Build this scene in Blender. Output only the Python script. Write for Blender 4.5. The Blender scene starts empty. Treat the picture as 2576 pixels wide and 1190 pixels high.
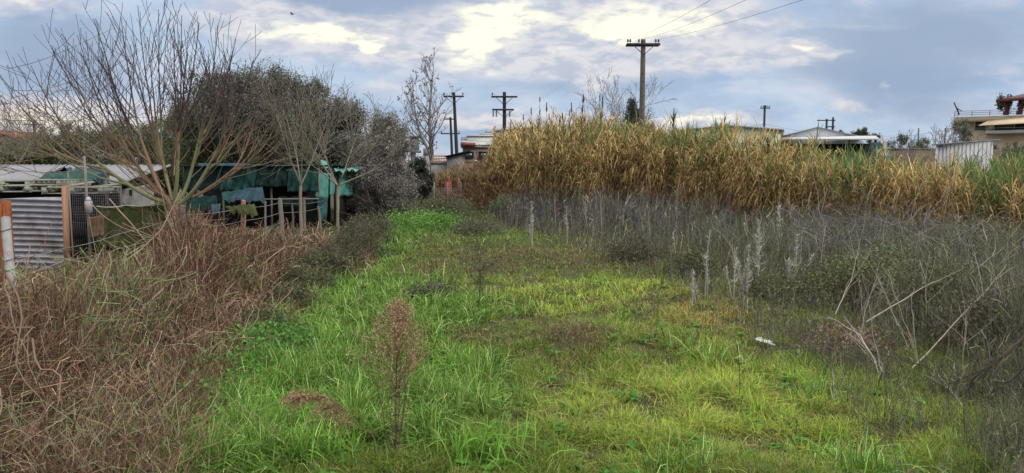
import bpy, math
import numpy as np
from mathutils import Vector
rng = np.random.default_rng(11)
R = math.radians
scene = bpy.context.scene
# ---------------------------------------------------------------- camera
H_EYE = 2.2; FPX = 1839.0; CX = 1288.0; CY = 595.0
PITCH = math.atan(170.0/FPX)
cam_d = bpy.data.cameras.new('camera'); cam = bpy.data.objects.new('camera', cam_d)
scene.collection.objects.link(cam); scene.camera = cam
cam_d.sensor_width = 36.0; cam_d.lens = 36.0*FPX/2576.0
cam_d.clip_start = 0.05; cam_d.clip_end = 6000
cam.location = (0, 0, H_EYE); cam.rotation_euler = (math.pi/2-PITCH, 0, 0)
# ---------------------------------------------------------------- light
SUN_EL, SUN_AZ = 40.0, 128.0          # azimuth from +Y (view direction) towards +X
sd = bpy.data.lights.new('sun', 'SUN'); sd.energy = 1.5; sd.angle = R(14); sd.color = (1.0, .95, .86)
so = bpy.data.objects.new('sun', sd); scene.collection.objects.link(so)
d = Vector((math.sin(R(SUN_AZ))*math.cos(R(SUN_EL)), math.cos(R(SUN_AZ))*math.cos(R(SUN_EL)), math.sin(R(SUN_EL))))
so.rotation_euler = d.to_track_quat('Z', 'Y').to_euler()
scene.view_settings.view_transform = 'Standard'; scene.view_settings.look = 'None'
scene.view_settings.exposure = 0.2; scene.view_settings.gamma = 1.0
scene.cycles.max_bounces = 5; scene.cycles.transparent_max_bounces = 4
scene.cycles.diffuse_bounces = 2; scene.cycles.glossy_bounces = 1; scene.cycles.transmission_bounces = 2

def sky_tan(u, v):
    a = (u-CX)/FPX; b = (CY-v)/FPX
    y = math.cos(PITCH)+b*math.sin(PITCH); z = b*math.cos(PITCH)-math.sin(PITCH)
    return a/y, z/y

def make_world():
    w = bpy.data.worlds.new('World'); scene.world = w; w.use_nodes = True
    nt = w.node_tree; N = nt.nodes; L = nt.links
    N.clear()
    out = N.new('ShaderNodeOutputWorld'); bg = N.new('ShaderNodeBackground'); L.new(bg.outputs[0], out.inputs[0])
    bg.inputs[1].default_value = 0.1
    sky = N.new('ShaderNodeTexSky'); sky.sky_type = 'NISHITA'; sky.sun_disc = False
    sky.sun_elevation = R(SUN_EL); sky.sun_rotation = R(SUN_AZ); sky.air_density = 1.0; sky.dust_density = 2.0
    tc = N.new('ShaderNodeTexCoord'); sep = N.new('ShaderNodeSeparateXYZ'); L.new(tc.outputs['Generated'], sep.inputs[0])
    def M(op, a, b=None, c=None, clamp=False):
        n = N.new('ShaderNodeMath'); n.operation = op; n.use_clamp = clamp
        for i, x in enumerate((a, b, c)):
            if x is None: continue
            if isinstance(x, (int, float)): n.inputs[i].default_value = x
            else: L.new(x, n.inputs[i])
        return n.outputs[0]
    def comb(x, y, z=0.0):
        n = N.new('ShaderNodeCombineXYZ')
        for i, q in enumerate((x, y, z)):
            if isinstance(q, (int, float)): n.inputs[i].default_value = q
            else: L.new(q, n.inputs[i])
        return n.outputs[0]
    def noise(vec, sc, det, rough=.55, dist=0., col=False):
        n = N.new('ShaderNodeTexNoise'); L.new(vec, n.inputs['Vector'])
        n.inputs['Scale'].default_value = sc; n.inputs['Detail'].default_value = det
        n.inputs['Roughness'].default_value = rough; n.inputs['Distortion'].default_value = dist
        return n.outputs['Color' if col else 'Fac']
    def smooth(x, a, b, o0=0., o1=1.):
        n = N.new('ShaderNodeMapRange'); n.interpolation_type = 'SMOOTHSTEP'; L.new(x, n.inputs[0])
        for i, q in enumerate((a, b, o0, o1)): n.inputs[i+1].default_value = q
        return n.outputs[0]
    def mix(f, a, b):
        n = N.new('ShaderNodeMix'); n.data_type = 'RGBA'
        if isinstance(f, (int, float)): n.inputs[0].default_value = f
        else: L.new(f, n.inputs[0])
        for i, q in ((6, a), (7, b)):
            if isinstance(q, tuple): n.inputs[i].default_value = (*q, 1)
            else: L.new(q, n.inputs[i])
        return n.outputs[2]
    X, Y, Z = sep.outputs
    zc = M('MAXIMUM', Z, 0.0)
    # flat cloud deck: the direction projected on a layer overhead
    k = M('DIVIDE', 1.0, M('ADD', zc, .16))
    deck = comb(M('MULTIPLY', X, k), M('MULTIPLY', Y, k))
    yy = M('MAXIMUM', Y, .15)
    s = M('DIVIDE', X, yy); t = M('DIVIDE', Z, yy)
    st = comb(s, t)
    # streaky mid-scale noise (wider than tall, as a layer seen at a low angle)
    st2 = comb(s, M('MULTIPLY', t, 2.6))
    warp = noise(st2, 9., 6, .62, 0., True)
    wv = N.new('ShaderNodeVectorMath'); wv.operation = 'SUBTRACT'; L.new(warp, wv.inputs[0]); wv.inputs[1].default_value = (.5, .5, .5)
    ws = N.new('ShaderNodeVectorMath'); ws.operation = 'MULTIPLY'; L.new(wv.outputs[0], ws.inputs[0]); ws.inputs[1].default_value = (.11, .055, 0)
    wa = N.new('ShaderNodeVectorMath'); wa.operation = 'ADD'; L.new(st, wa.inputs[0]); L.new(ws.outputs[0], wa.inputs[1])
    stw = wa.outputs[0]
    def blob(u, v, ru, rv, rot=0.):
        cs, ct = sky_tan(u, v)
        m = N.new('ShaderNodeMapping'); m.vector_type = 'TEXTURE'; L.new(stw, m.inputs[0])
        m.inputs['Location'].default_value = (cs, ct, 0); m.inputs['Rotation'].default_value = (0, 0, R(rot))
        m.inputs['Scale'].default_value = (ru/FPX, rv/FPX, 1)
        g = N.new('ShaderNodeTexGradient'); g.gradient_type = 'SPHERICAL'; L.new(m.outputs[0], g.inputs[0])
        return g.outputs['Fac']
    def blobs(lst, gain=1.):
        acc = None
        for b in lst:
            q = M('MULTIPLY', blob(*b[:-1]), b[-1])
            acc = q if acc is None else M('ADD', acc, q)
        return acc
    n1 = noise(deck, 1.1, 8, .58, .6)
    n2 = noise(st2, 5.5, 7, .6, .25)
    n3 = noise(st2, 22., 6, .6, .3)
    # large tone: blue grey layers
    tone = M('ADD', M('MULTIPLY', n1, .55), M('MULTIPLY', n2, .45))
    base = mix(smooth(tone, .36, .62), (3.3, 4.35, 6.05), (4.9, 6.05, 7.4))
    base = mix(M('MULTIPLY', smooth(n2, .50, .66), .75), base, (5.9, 6.15, 7.2))     # pale lilac veils
    n4 = noise(st2, 12., 8, .62, .5); base = mix(M('MULTIPLY', smooth(n4, .47, .68), .55), base, (5.9, 6.35, 7.3))
    # darker slate areas
    dk = blobs([(140, 140, 330, 190, 0, 1.1), (960, 15, 420, 75, 4, 1.5), (2330, 90, 620, 150, 3, 1.0), (1130, 330, 300, 120, 0, .5),
                (2300, 250, 380, 110, -10, .7), (1400, 205, 420, 70, 0, .5), (1500, 5, 120, 30, 0, .8)])
    base = mix(smooth(M('MULTIPLY', dk, M('ADD', .55, n2)), .08, .85, 0., .85), base, (2.75, 3.55, 4.95))
    # whitish cloud sheets
    wh = blobs([(1330, 100, 560, 130, -3, 1.3), (800, 85, 420, 75, -7, 1.1), (1650, 60, 420, 110, 2, 1.3), (1750, 140, 520, 70, 0, .75),
                (60, 10, 260, 50, 0, 1.0), (640, 110, 260, 160, -20, .5), (2020, 130, 110, 40, 0, 1.0), (2140, 262, 90, 30, 0, .9), (1490, 215, 70, 50, 0, .8),
                (970, 215, 230, 60, 5, .6), (60, 290, 460, 70, 0, 1.5), (400, 285, 500, 60, 0, .8), (1500, 305, 520, 35, 0, 1.1), (1790, 300, 170, 30, 0, 1.0), (2230, 215, 40, 16, 0, .7),
                (1200, 300, 260, 50, 0, .7), (2150, 60, 300, 30, 0, .4)])
    whm = smooth(M('MULTIPLY', wh, M('ADD', .25, M('MULTIPLY', n2, 1.5))), .12, .75)
    base = mix(M('MULTIPLY', whm, .92), base, mix(smooth(n3, .38, .6), (4.9, 5.15, 6.1), (7.0, 6.9, 7.1)))
    # glowing thin patches, warm white
    gl = blobs([(800, 82, 250, 36, -6, 1.2), (960, 112, 130, 28, -14, .9), (1215, 100, 150, 90, 20, 1.2), (1290, 30, 180, 60, 0, .9), (1640, 48, 270, 52, 2, 1.35), (1560, 80, 160, 46, 0, .8),
                (1770, 304, 120, 20, 0, 1.1), (70, 292, 260, 26, 0, .8), (1390, 130, 90, 40, 0, .4), (60, 5, 130, 18, 0, .6), (2030, 130, 36, 16, 0, .8)])
    glm = smooth(M('MULTIPLY', gl, M('ADD', -.55, M('MULTIPLY', n3, 3.2))), .12, 1.15)
    base = mix(glm, base, (10.6, 10.2, 8.0))
    # warm low band at the left horizon
    warm = smooth(M('MULTIPLY', blobs([(40, 300, 420, 60, 0, 1.4)]), M('ADD', .4, n2)), .2, .9, 0., .6)
    base = mix(warm, base, (7.6, 6.7, 5.8))
    # thin gaps let the clear sky through
    base = mix(.06, base, sky.outputs[0])
    # overcast skies are brighter overhead (well above the frame)
    up = smooth(Z, .25, .75, 1.0, 3.0)
    sc = N.new('ShaderNodeVectorMath'); sc.operation = 'SCALE'; base = mix(smooth(Z, .24, .5, 0., .8), base, (6.3, 6.1, 5.7)); L.new(base, sc.inputs[0]); L.new(up, sc.inputs['Scale'])
    L.new(sc.outputs[0], bg.inputs[0])
make_world()

# ---------------------------------------------------------------- maths helpers
_tab = np.random.default_rng(5).random((256, 256))
def vnoise(x, y):
    x = np.asarray(x, float); y = np.asarray(y, float)
    xi = np.floor(x).astype(int); yi = np.floor(y).astype(int); fx = x-xi; fy = y-yi
    fx = fx*fx*(3-2*fx); fy = fy*fy*(3-2*fy)
    g = lambda a, b: _tab[a & 255, b & 255]
    return (g(xi, yi)*(1-fx)+g(xi+1, yi)*fx)*(1-fy)+(g(xi, yi+1)*(1-fx)+g(xi+1, yi+1)*fx)*fy
def fbm(x, y, o=4):
    a = 0; s = .5; t = 0
    x = np.asarray(x, float); y = np.asarray(y, float)
    for i in range(o):
        a = a+s*vnoise(x+17.3*i, y-9.1*i); t += s; s *= .5; x = x*2.03; y = y*2.03
    return a/t
def sstep(x, a, b):
    t = np.clip((x-a)/(b-a), 0, 1); return t*t*(3-2*t)
def gh(x, y):
    x = np.asarray(x, float); y = np.asarray(y, float)
    near = 1-sstep(np.hypot(x, y), 35, 60)
    return (.28*(fbm(x*.22, y*.22, 3)-.5)+.14*(fbm(x*.9+40, y*.9, 3)-.5))*near
def proj(X, Y, Z=0.):
    zc = np.asarray(Z, float)-H_EYE; yc = np.asarray(Y, float)
    fwd = yc*math.cos(PITCH)-zc*math.sin(PITCH); up = yc*math.sin(PITCH)+zc*math.cos(PITCH)
    fwd = np.maximum(fwd, .05)
    return CX+FPX*np.asarray(X)/fwd, CY-FPX*up/fwd
def ray(u, v):
    a = (np.asarray(u, float)-CX)/FPX; b = (CY-np.asarray(v, float))/FPX
    return a, math.cos(PITCH)+b*math.sin(PITCH), b*math.cos(PITCH)-math.sin(PITCH)
def gpt(u, v):
    x, y, z = ray(u, v); t = H_EYE/np.maximum(-z, 1e-4); return x*t, y*t
def at(u, v, Y):
    x, y, z = ray(u, v); t = Y/y; return np.array([x*t, Y, H_EYE+z*t])
def zat(v, Y): return float(at(CX, v, Y)[2])
def xat(u, Y): return float(at(u, 425, Y)[0])
def poly_mask(px, py, poly):
    inside = np.zeros(np.shape(px), bool); n = len(poly)
    for i in range(n):
        x0, y0 = poly[i]; x1, y1 = poly[(i+1) % n]
        c = ((y0 > py) != (y1 > py)) & (px < (x1-x0)*(py-y0)/((y1-y0) or 1e-9)+x0)
        inside ^= c
    return inside

# ---------------------------------------------------------------- mesh builder
class MB:
    def __init__(s): s.V = []; s.Q = []; s.T = []; s.C = []; s.n = 0
    def add(s, V, F, C=(1, 1, 1)):
        V = np.asarray(V, float).reshape(-1, 3); F = np.asarray(F, int)
        C = np.asarray(C, float)
        if C.ndim == 1: C = np.tile(C[:3], (len(V), 1))
        s.V.append(V); s.C.append(C.reshape(-1, 3))
        if F.size: (s.Q if F.shape[-1] == 4 else s.T).append(F.reshape(-1, F.shape[-1])+s.n)
        s.n += len(V); return s
    def box(s, c, size, C=(1, 1, 1), rz=0., rx=0., ry=0., taper=1.):
        p = np.array([[x, y, z] for z in (-.5, .5) for y in (-.5, .5) for x in (-.5, .5)])
        p[4:, :2] *= taper
        p = p*np.asarray(size, float)
        if rx: cc, ss = math.cos(rx), math.sin(rx); p = p @ np.array([[1, 0, 0], [0, cc, ss], [0, -ss, cc]])
        if ry: cc, ss = math.cos(ry), math.sin(ry); p = p @ np.array([[cc, 0, -ss], [0, 1, 0], [ss, 0, cc]])
        if rz: cc, ss = math.cos(rz), math.sin(rz); p = p @ np.array([[cc, ss, 0], [-ss, cc, 0], [0, 0, 1]])
        return s.add(p+np.asarray(c, float), [[0, 2, 3, 1], [4, 5, 7, 6], [0, 1, 5, 4], [2, 6, 7, 3], [0, 4, 6, 2], [1, 3, 7, 5]], C)
    def pts8(s, b, t, C=(1, 1, 1)):      # bottom loop of 4, top loop of 4
        return s.add(list(b)+list(t), [[3, 2, 1, 0], [4, 5, 6, 7], [0, 1, 5, 4], [1, 2, 6, 5], [2, 3, 7, 6], [3, 0, 4, 7]], C)
    def tubes(s, P, Rr, sides=4, C=(1, 1, 1), cap=True):   # P (N,K,3), Rr (N,K)
        P = np.asarray(P, float)
        if P.ndim == 2: P = P[None]
        N, K, _ = P.shape
        Rr = np.broadcast_to(np.asarray(Rr, float), (N, K)) if np.ndim(Rr) != 1 or len(np.atleast_1d(Rr)) == K else np.broadcast_to(np.asarray(Rr)[:, None], (N, K))
        T = np.gradient(P, axis=1); T /= np.linalg.norm(T, axis=2, keepdims=True)+1e-9
        ref = np.where(np.abs(T[:, :1, 2:3]) > .8, np.array([1., .13, 0]), np.array([0, .1, 1.]))
        A = np.cross(T, np.broadcast_to(ref, T.shape)); A /= np.linalg.norm(A, axis=2, keepdims=True)+1e-9
        B = np.cross(T, A)
        an = np.arange(sides)*2*math.pi/sides
        V = P[:, :, None]+Rr[:, :, None, None]*(A[:, :, None]*np.cos(an)[None, None, :, None]+B[:, :, None]*np.sin(an)[None, None, :, None])
        idx = np.arange(N*K*sides).reshape(N, K, sides)
        a = idx[:, :-1]; b = idx[:, 1:]
        Q = np.stack([a, np.roll(a, -1, 2), np.roll(b, -1, 2), b], -1).reshape(-1, 4)
        C = np.asarray(C, float)
        if C.ndim == 2: C = np.repeat(C, K*sides, axis=0)
        elif C.ndim == 3: C = np.repeat(C.reshape(-1, 3), sides, axis=0)
        s.add(V.reshape(-1, 3), Q, C)
        if cap and sides == 4:
            m = s.n-N*K*sides
            s.Q.append(np.concatenate([idx[:, 0, ::-1], idx[:, -1]])+m)
        return s
    def tube(s, p0, p1, r0, r1=None, sides=8, C=(1, 1, 1)):
        r1 = r0 if r1 is None else r1
        P = np.array([[p0, (np.array(p0)+np.array(p1))/2, p1]], float)
        s.tubes(P, np.array([[r0, (r0+r1)/2, r1]]), sides, C, cap=False)
        if sides != 4:
            for k, rev in ((0, True), (2, False)):
                st = s.n-3*sides+k*sides
                ring = [st+i for i in range(sides)]
                if rev: ring = ring[::-1]
                for i in range(1, sides-1): s.T.append(np.array([[ring[0], ring[i], ring[i+1]]]))
        else:
            s.Q.append(np.array([[s.n-12+3-i for i in range(4)], [s.n-4+i for i in range(4)]]))
        return s
    def ribbons(s, P, W, side, C):       # P (N,K,3) centre line, W (N,K) half widths, side (N,3)
        N, K, _ = P.shape
        side = side/(np.linalg.norm(side, axis=-1, keepdims=True)+1e-9)
        if side.ndim == 2: side = side[:, None]
        V = np.stack([P-side*W[..., None], P+side*W[..., None]], 2)
        idx = np.arange(N*K*2).reshape(N, K, 2)
        Q = np.stack([idx[:, :-1, 0], idx[:, :-1, 1], idx[:, 1:, 1], idx[:, 1:, 0]], -1).reshape(-1, 4)
        C = np.asarray(C, float)
        if C.ndim == 2: C = np.repeat(C, K*2, axis=0)
        elif C.ndim == 3: C = np.repeat(C.reshape(-1, 3), 2, axis=0)
        return s.add(V.reshape(-1, 3), Q, C)
    def leaves(s, P, L, W, C, up=.3):    # diamond leaves, random orientation
        N = len(P)
        d = rng.normal(size=(N, 3)); d[:, 2] += up; d /= np.linalg.norm(d, axis=1, keepdims=True)
        q = np.cross(d, rng.normal(size=(N, 3))); q /= np.linalg.norm(q, axis=1, keepdims=True)+1e-9
        L = np.broadcast_to(L, (N,))[:, None]; W = np.broadcast_to(W, (N,))[:, None]
        V = np.stack([P, P+d*L*.45+q*W, P+d*L, P+d*L*.45-q*W], 1)
        return s.add(V.reshape(-1, 3), np.arange(N*4).reshape(N, 4), np.repeat(C, 4, axis=0))
    def sheet(s, G, C=(1, 1, 1)):        # grid of points (n,m,3)
        n, m, _ = G.shape; idx = np.arange(n*m).reshape(n, m)
        Q = np.stack([idx[:-1, :-1], idx[1:, :-1], idx[1:, 1:], idx[:-1, 1:]], -1).reshape(-1, 4)
        C = np.asarray(C, float)
        return s.add(G.reshape(-1, 3), Q, C if C.ndim == 1 else C.reshape(-1, 3))
    def build(s, name, mat, parent=None, smooth=False, solid=0.):
        V = np.concatenate(s.V)
        if parent is not None:
            p = parent; off = np.zeros(3)
            while p is not None: off += np.array(p.location); p = p.parent
            V = V-off
        Q = np.concatenate(s.Q) if s.Q else np.zeros((0, 4), int); T = np.concatenate(s.T) if s.T else np.zeros((0, 3), int)
        me = bpy.data.meshes.new(name); me.vertices.add(len(V)); me.vertices.foreach_set('co', V.astype(np.float32).ravel())
        li = np.concatenate([Q.ravel(), T.ravel()]).astype(np.int32); me.loops.add(len(li)); me.loops.foreach_set('vertex_index', li)
        ls = np.concatenate([np.arange(len(Q))*4, len(Q)*4+np.arange(len(T))*3]).astype(np.int32)
        me.polygons.add(len(ls)); me.polygons.foreach_set('loop_start', ls)
        if smooth: me.polygons.foreach_set('use_smooth', np.ones(len(ls), bool))
        me.update(calc_edges=True)
        C = np.concatenate(s.C); C = np.concatenate([C, np.ones((len(C), 1))], 1).astype(np.float32)
        ca = me.color_attributes.new('Col', 'FLOAT_COLOR', 'POINT'); ca.data.foreach_set('color', C.ravel())
        me.materials.append(mat)
        o = bpy.data.objects.new(name, me); scene.collection.objects.link(o)
        if parent is not None: o.parent = parent
        if solid:
            m = o.modifiers.new('thickness', 'SOLIDIFY'); m.thickness = solid; m.offset = 0
        return o
def tag(o, label=None, cat=None, group=None, kind=None):
    if label: o['label'] = label
    if cat: o['category'] = cat
    if group: o['group'] = group
    if kind: o['kind'] = kind
    return o
def thing(name, label, cat, loc, group=None):
    o = bpy.data.objects.new(name, None); scene.collection.objects.link(o); o.location = loc; o.empty_display_size = .2
    return tag(o, label, cat, group)
def copy_tree(o, parent=None):
    c = o.copy(); scene.collection.objects.link(c); c.parent = parent
    for ch in list(o.children): copy_tree(ch, c)
    return c

# ---------------------------------------------------------------- materials
def principled(name):
    m = bpy.data.materials.new(name); m.use_nodes = True; nt = m.node_tree
    return m, nt, nt.nodes, nt.links, nt.nodes['Principled BSDF']
def mat_veg(name, transl=.3, rough=.6, spec=.25, gain=(1, 1, 1)):
    m, nt, N, L, b = principled(name)
    a = N.new('ShaderNodeVertexColor'); a.layer_name = 'Col'
    g = N.new('ShaderNodeMix'); g.data_type = 'RGBA'; g.blend_type = 'MULTIPLY'; g.inputs[0].default_value = 1
    L.new(a.outputs[0], g.inputs[6]); g.inputs[7].default_value = (*gain, 1)
    L.new(g.outputs[2], b.inputs['Base Color']); b.inputs['Roughness'].default_value = rough
    b.inputs['Specular IOR Level'].default_value = spec
    if transl:
        t = N.new('ShaderNodeBsdfTranslucent'); L.new(g.outputs[2], t.inputs[0])
        x = N.new('ShaderNodeMixShader'); x.inputs[0].default_value = transl
        L.new(b.outputs[0], x.inputs[1]); L.new(t.outputs[0], x.inputs[2]); L.new(x.outputs[0], N['Material Output'].inputs[0])
    return m
def mat_plain(name, c1, c2=None, scale=6., rough=.8, spec=.3, metal=0., bump=.15, stretch=(1, 1, 1), c3=None, fine=0.):
    m, nt, N, L, b = principled(name)
    tc = N.new('ShaderNodeTexCoord'); mp = N.new('ShaderNodeMapping'); mp.inputs['Scale'].default_value = stretch
    L.new(tc.outputs['Object'], mp.inputs[0])
    n = N.new('ShaderNodeTexNoise'); n.inputs['Scale'].default_value = scale; n.inputs['Detail'].default_value = 8; n.inputs['Roughness'].default_value = .65
    L.new(mp.outputs[0], n.inputs['Vector'])
    cr = N.new('ShaderNodeValToRGB'); L.new(n.outputs['Fac'], cr.inputs[0])
    cr.color_ramp.elements[0].position = .3; cr.color_ramp.elements[1].position = .7
    c2 = c2 or tuple(x*.7 for x in c1)
    cr.color_ramp.elements[0].color = (*c2, 1); cr.color_ramp.elements[1].color = (*c1, 1)
    src = cr.outputs[0]
    if c3:
        n2 = N.new('ShaderNodeTexNoise'); n2.inputs['Scale'].default_value = scale*.35; n2.inputs['Detail'].default_value = 10; n2.inputs['Roughness'].default_value = .7
        L.new(mp.outputs[0], n2.inputs['Vector'])
        r2 = N.new('ShaderNodeMapRange'); L.new(n2.outputs['Fac'], r2.inputs[0]); r2.inputs[1].default_value = .52; r2.inputs[2].default_value = .66
        mx = N.new('ShaderNodeMix'); mx.data_type = 'RGBA'; L.new(r2.outputs[0], mx.inputs[0]); L.new(src, mx.inputs[6]); mx.inputs[7].default_value = (*c3, 1)
        src = mx.outputs[2]
    L.new(src, b.inputs['Base Color'])
    b.inputs['Roughness'].default_value = rough; b.inputs['Specular IOR Level'].default_value = spec; b.inputs['Metallic'].default_value = metal
    if bump:
        bp = N.new('ShaderNodeBump'); bp.inputs['Strength'].default_value = bump; bp.inputs['Distance'].default_value = .05
        L.new(n.outputs['Fac'], bp.inputs['Height']); L.new(bp.outputs[0], b.inputs['Normal'])
    return m
MAT = dict(
    grass=mat_veg('grass_blade', .35, .6, .12), dry=mat_veg('dry_stem', .08, .85, .04), leaf=mat_veg('tree_leaf', .2, .55, .22),
    bark=mat_veg('bark', 0, .85, .15), reed=mat_veg('reed_leaf', .3, .7, .1),
    soil=mat_plain('soil', (.075, .075, .03), (.035, .03, .018), 3., .95, .1, bump=.6, c3=(.07, .09, .025)),
    pole=mat_plain('weathered_wood', (.16, .125, .10), (.08, .065, .055), 5., .85, .2, stretch=(6, 6, .4)),
    arm=mat_plain('dark_timber', (.045, .04, .045), (.025, .022, .025), 6., .8, .2),
    iron=mat_plain('iron', (.06, .055, .055), (.04, .03, .03), 20., .6, .4, .6, bump=0),
    ceramic=mat_plain('brown_ceramic', (.05, .03, .03), (.04, .025, .025), 5., .25, .5, bump=0),
    wire=mat_plain('cable', (.10, .095, .10), (.07, .07, .07), 5., .6, .3, bump=0),
    rust=mat_plain('rusty_steel', (.33, .10, .03), (.16, .045, .02), 7., .85, .2, c3=(.08, .03, .02)),
    galv=mat_plain('galvanised_steel', (.36, .35, .37), (.23, .22, .25), 5., .55, .4, .35, bump=.05, c3=(.20, .15, .12)),
    whitepaint=mat_plain('chalky_paint', (.38, .37, .37), (.24, .23, .23), 8., .8, .2, c3=(.25, .2, .18)),
    stick=mat_plain('grey_stick', (.25, .21, .185), (.13, .11, .095), 8., .9, .1, stretch=(5, 5, .7)),
    postw=mat_plain('fresh_post_wood', (.42, .24, .15), (.25, .13, .08), 6., .85, .15, stretch=(5, 5, .6)),
    tarp=mat_plain('green_tarp', (.024, .080, .068), (.008, .030, .028), 2.5, .85, .15, bump=.35, c3=(.05, .11, .12)),
    tarpd=mat_plain('dark_green_net', (.012, .034, .030), (.005, .014, .014), 3., .8, .2, bump=.35),
    tarpl=mat_plain('faded_teal_net', (.12, .33, .28), (.05, .15, .13), 3., .85, .15, bump=.3),
    tarpb=mat_plain('slate_blue_tarp', (.035, .07, .09), (.018, .035, .05), 3., .9, .1, bump=.35),
    mossnet=mat_plain('mossy_net', (.07, .08, .03), (.03, .035, .015), 6., .9, .1, bump=.5, c3=(.10, .09, .05)),
    roofm=mat_plain('pale_metal_sheet', (.25, .25, .27), (.18, .175, .19), 1.4, .8, .2, .0, bump=.03),
    pallet=mat_plain('old_pallet_wood', (.42, .42, .34), (.24, .24, .19), 6., .85, .15, stretch=(1, 3, 3)),
    dark=mat_plain('dark_clutter_and_shade', (.035, .033, .03), (.015, .014, .014), 3., .9, .1),  # also colours the painted shade under the warehouse canopy
    conc=mat_plain('stained_concrete', (.22, .21, .20), (.12, .115, .11), 1.2, .9, .2, c3=(.07, .07, .065)),
    concl=mat_plain('pale_render', (.34, .33, .31), (.22, .21, .20), .8, .9, .2, c3=(.22, .21, .2)),
    brick=mat_plain('brown_brick', (.20, .13, .10), (.13, .09, .07), 3., .9, .15),
    sack=mat_plain('brown_sack', (.17, .10, .065), (.08, .05, .035), 5., .95, .1),
    whitem=mat_plain('white_sheet_wall', (.80, .80, .80), (.70, .70, .71), .5, .8, .2),
    whitew=mat_plain('white_wall', (.60, .60, .58), (.50, .50, .49), .5, .85, .2),
    cream=mat_plain('cream_wall', (.60, .44, .29), (.52, .38, .26), .5, .85, .2),
    khaki=mat_plain('khaki_wall', (.52, .53, .38), (.44, .45, .33), .35, .85, .2),
    greyp=mat_plain('grey_panel', (.60, .60, .61), (.50, .50, .52), .4, .7, .3),
    roofg=mat_plain('grey_roof', (.40, .40, .38), (.24, .24, .25), .5, .8, .2),
    awning=mat_plain('beige_awning', (.62, .49, .34), (.55, .43, .30), 1.2, .85, .15, bump=.05),
    maroon=mat_plain('maroon_timber', (.13, .025, .025), (.07, .015, .02), 2., .6, .3),
    tile=mat_plain('roof_tile', (.16, .10, .11), (.10, .06, .07), 3., .7, .3),
    glass=mat_plain('dark_glass', (.03, .035, .04), (.02, .02, .025), 1., .15, .6, bump=0),
    plastic=mat_plain('white_plastic', (.50, .50, .49), (.36, .36, .35), 5., .5, .4, bump=0),
    redp=mat_plain('red_board', (.30, .08, .06), (.2, .05, .04), 3., .7, .3),
)
def corrugated(name, c1, c2, axis, freq, c3=None):
    m = mat_plain(name, c1, c2, 2.2, .55, .4, .3, bump=0, c3=c3); return m
# ================================================================ GROUND
def build_ground():
    k = 6.2
    t = np.linspace(-1, 1, 461); xs = np.sinh(t*k)/np.sinh(k)*2600
    t2 = np.linspace(-.12, 1, 520); ys = np.sinh(t2*7.)/np.sinh(7.)*3200+ t2*14
    X, Y = np.meshgrid(xs, ys, indexing='ij')
    m = MB(); m.sheet(np.stack([X, Y, gh(X, Y)], -1))
    o = m.build('ground', MAT['soil'], smooth=True); tag(o, kind='structure')
build_ground()

# ---- where things grow (world coordinates; outlines read off the photo once)
def G(pts): return [tuple(float(c) for c in gpt(u, v)) for u, v in pts]
def thicket_edge(Y):      # x of the border between left thicket and the grass
    return np.interp(Y, [3, 4.6, 5.3, 6.4, 8, 10, 12.1, 16, 20, 24.5, 31, 42], [-2.15, -2.5, -2.65, -3.0, -3.2, -3.35, -3.7, -3.4, -3.9, -4.7, -5.0, -5.2])
_we = [(2700, 1290), (2600, 1190), (2480, 1090), (2330, 1010), (2150, 915), (2050, 840), (1900, 770), (1780, 715), (1650, 672), (1500, 622), (1330, 582), (1190, 575), (1120, 530), (1090, 500), (1060, 478)]
_wx, _wy = zip(*G(_we))
def weed_edge(Y):         # x of the border between the grass and the grey weeds on the right
    return np.interp(Y, _wy, _wx)
_ce = [(1120, 42), (1175, 40), (1225, 38), (1270, 37), (1400, 35), (1560, 32), (1700, 29.5), (1850, 26.5), (2000, 24), (2150, 21.5), (2300, 19.5), (2450, 18), (2650, 16.5), (3000, 15)]
cane_x = np.array([xat(u, Y) for u, Y in _ce]); cane_y = np.array([Y for u, Y in _ce])
cane_top = np.array([zat(v, Y+1.5) for v, Y in zip([432, 428, 408, 356, 340, 332, 354, 370, 392, 404, 418, 438, 442, 441], cane_y)])
def cane_front(X): return np.interp(X, cane_x, cane_y)
def soft(u, v, blobs):
    a = 0
    for (cu, cv, ru, rv, w) in blobs: a = a+w*np.exp(-((u-cu)/ru)**2-((v-cv)/rv)**2)
    return a
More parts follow.
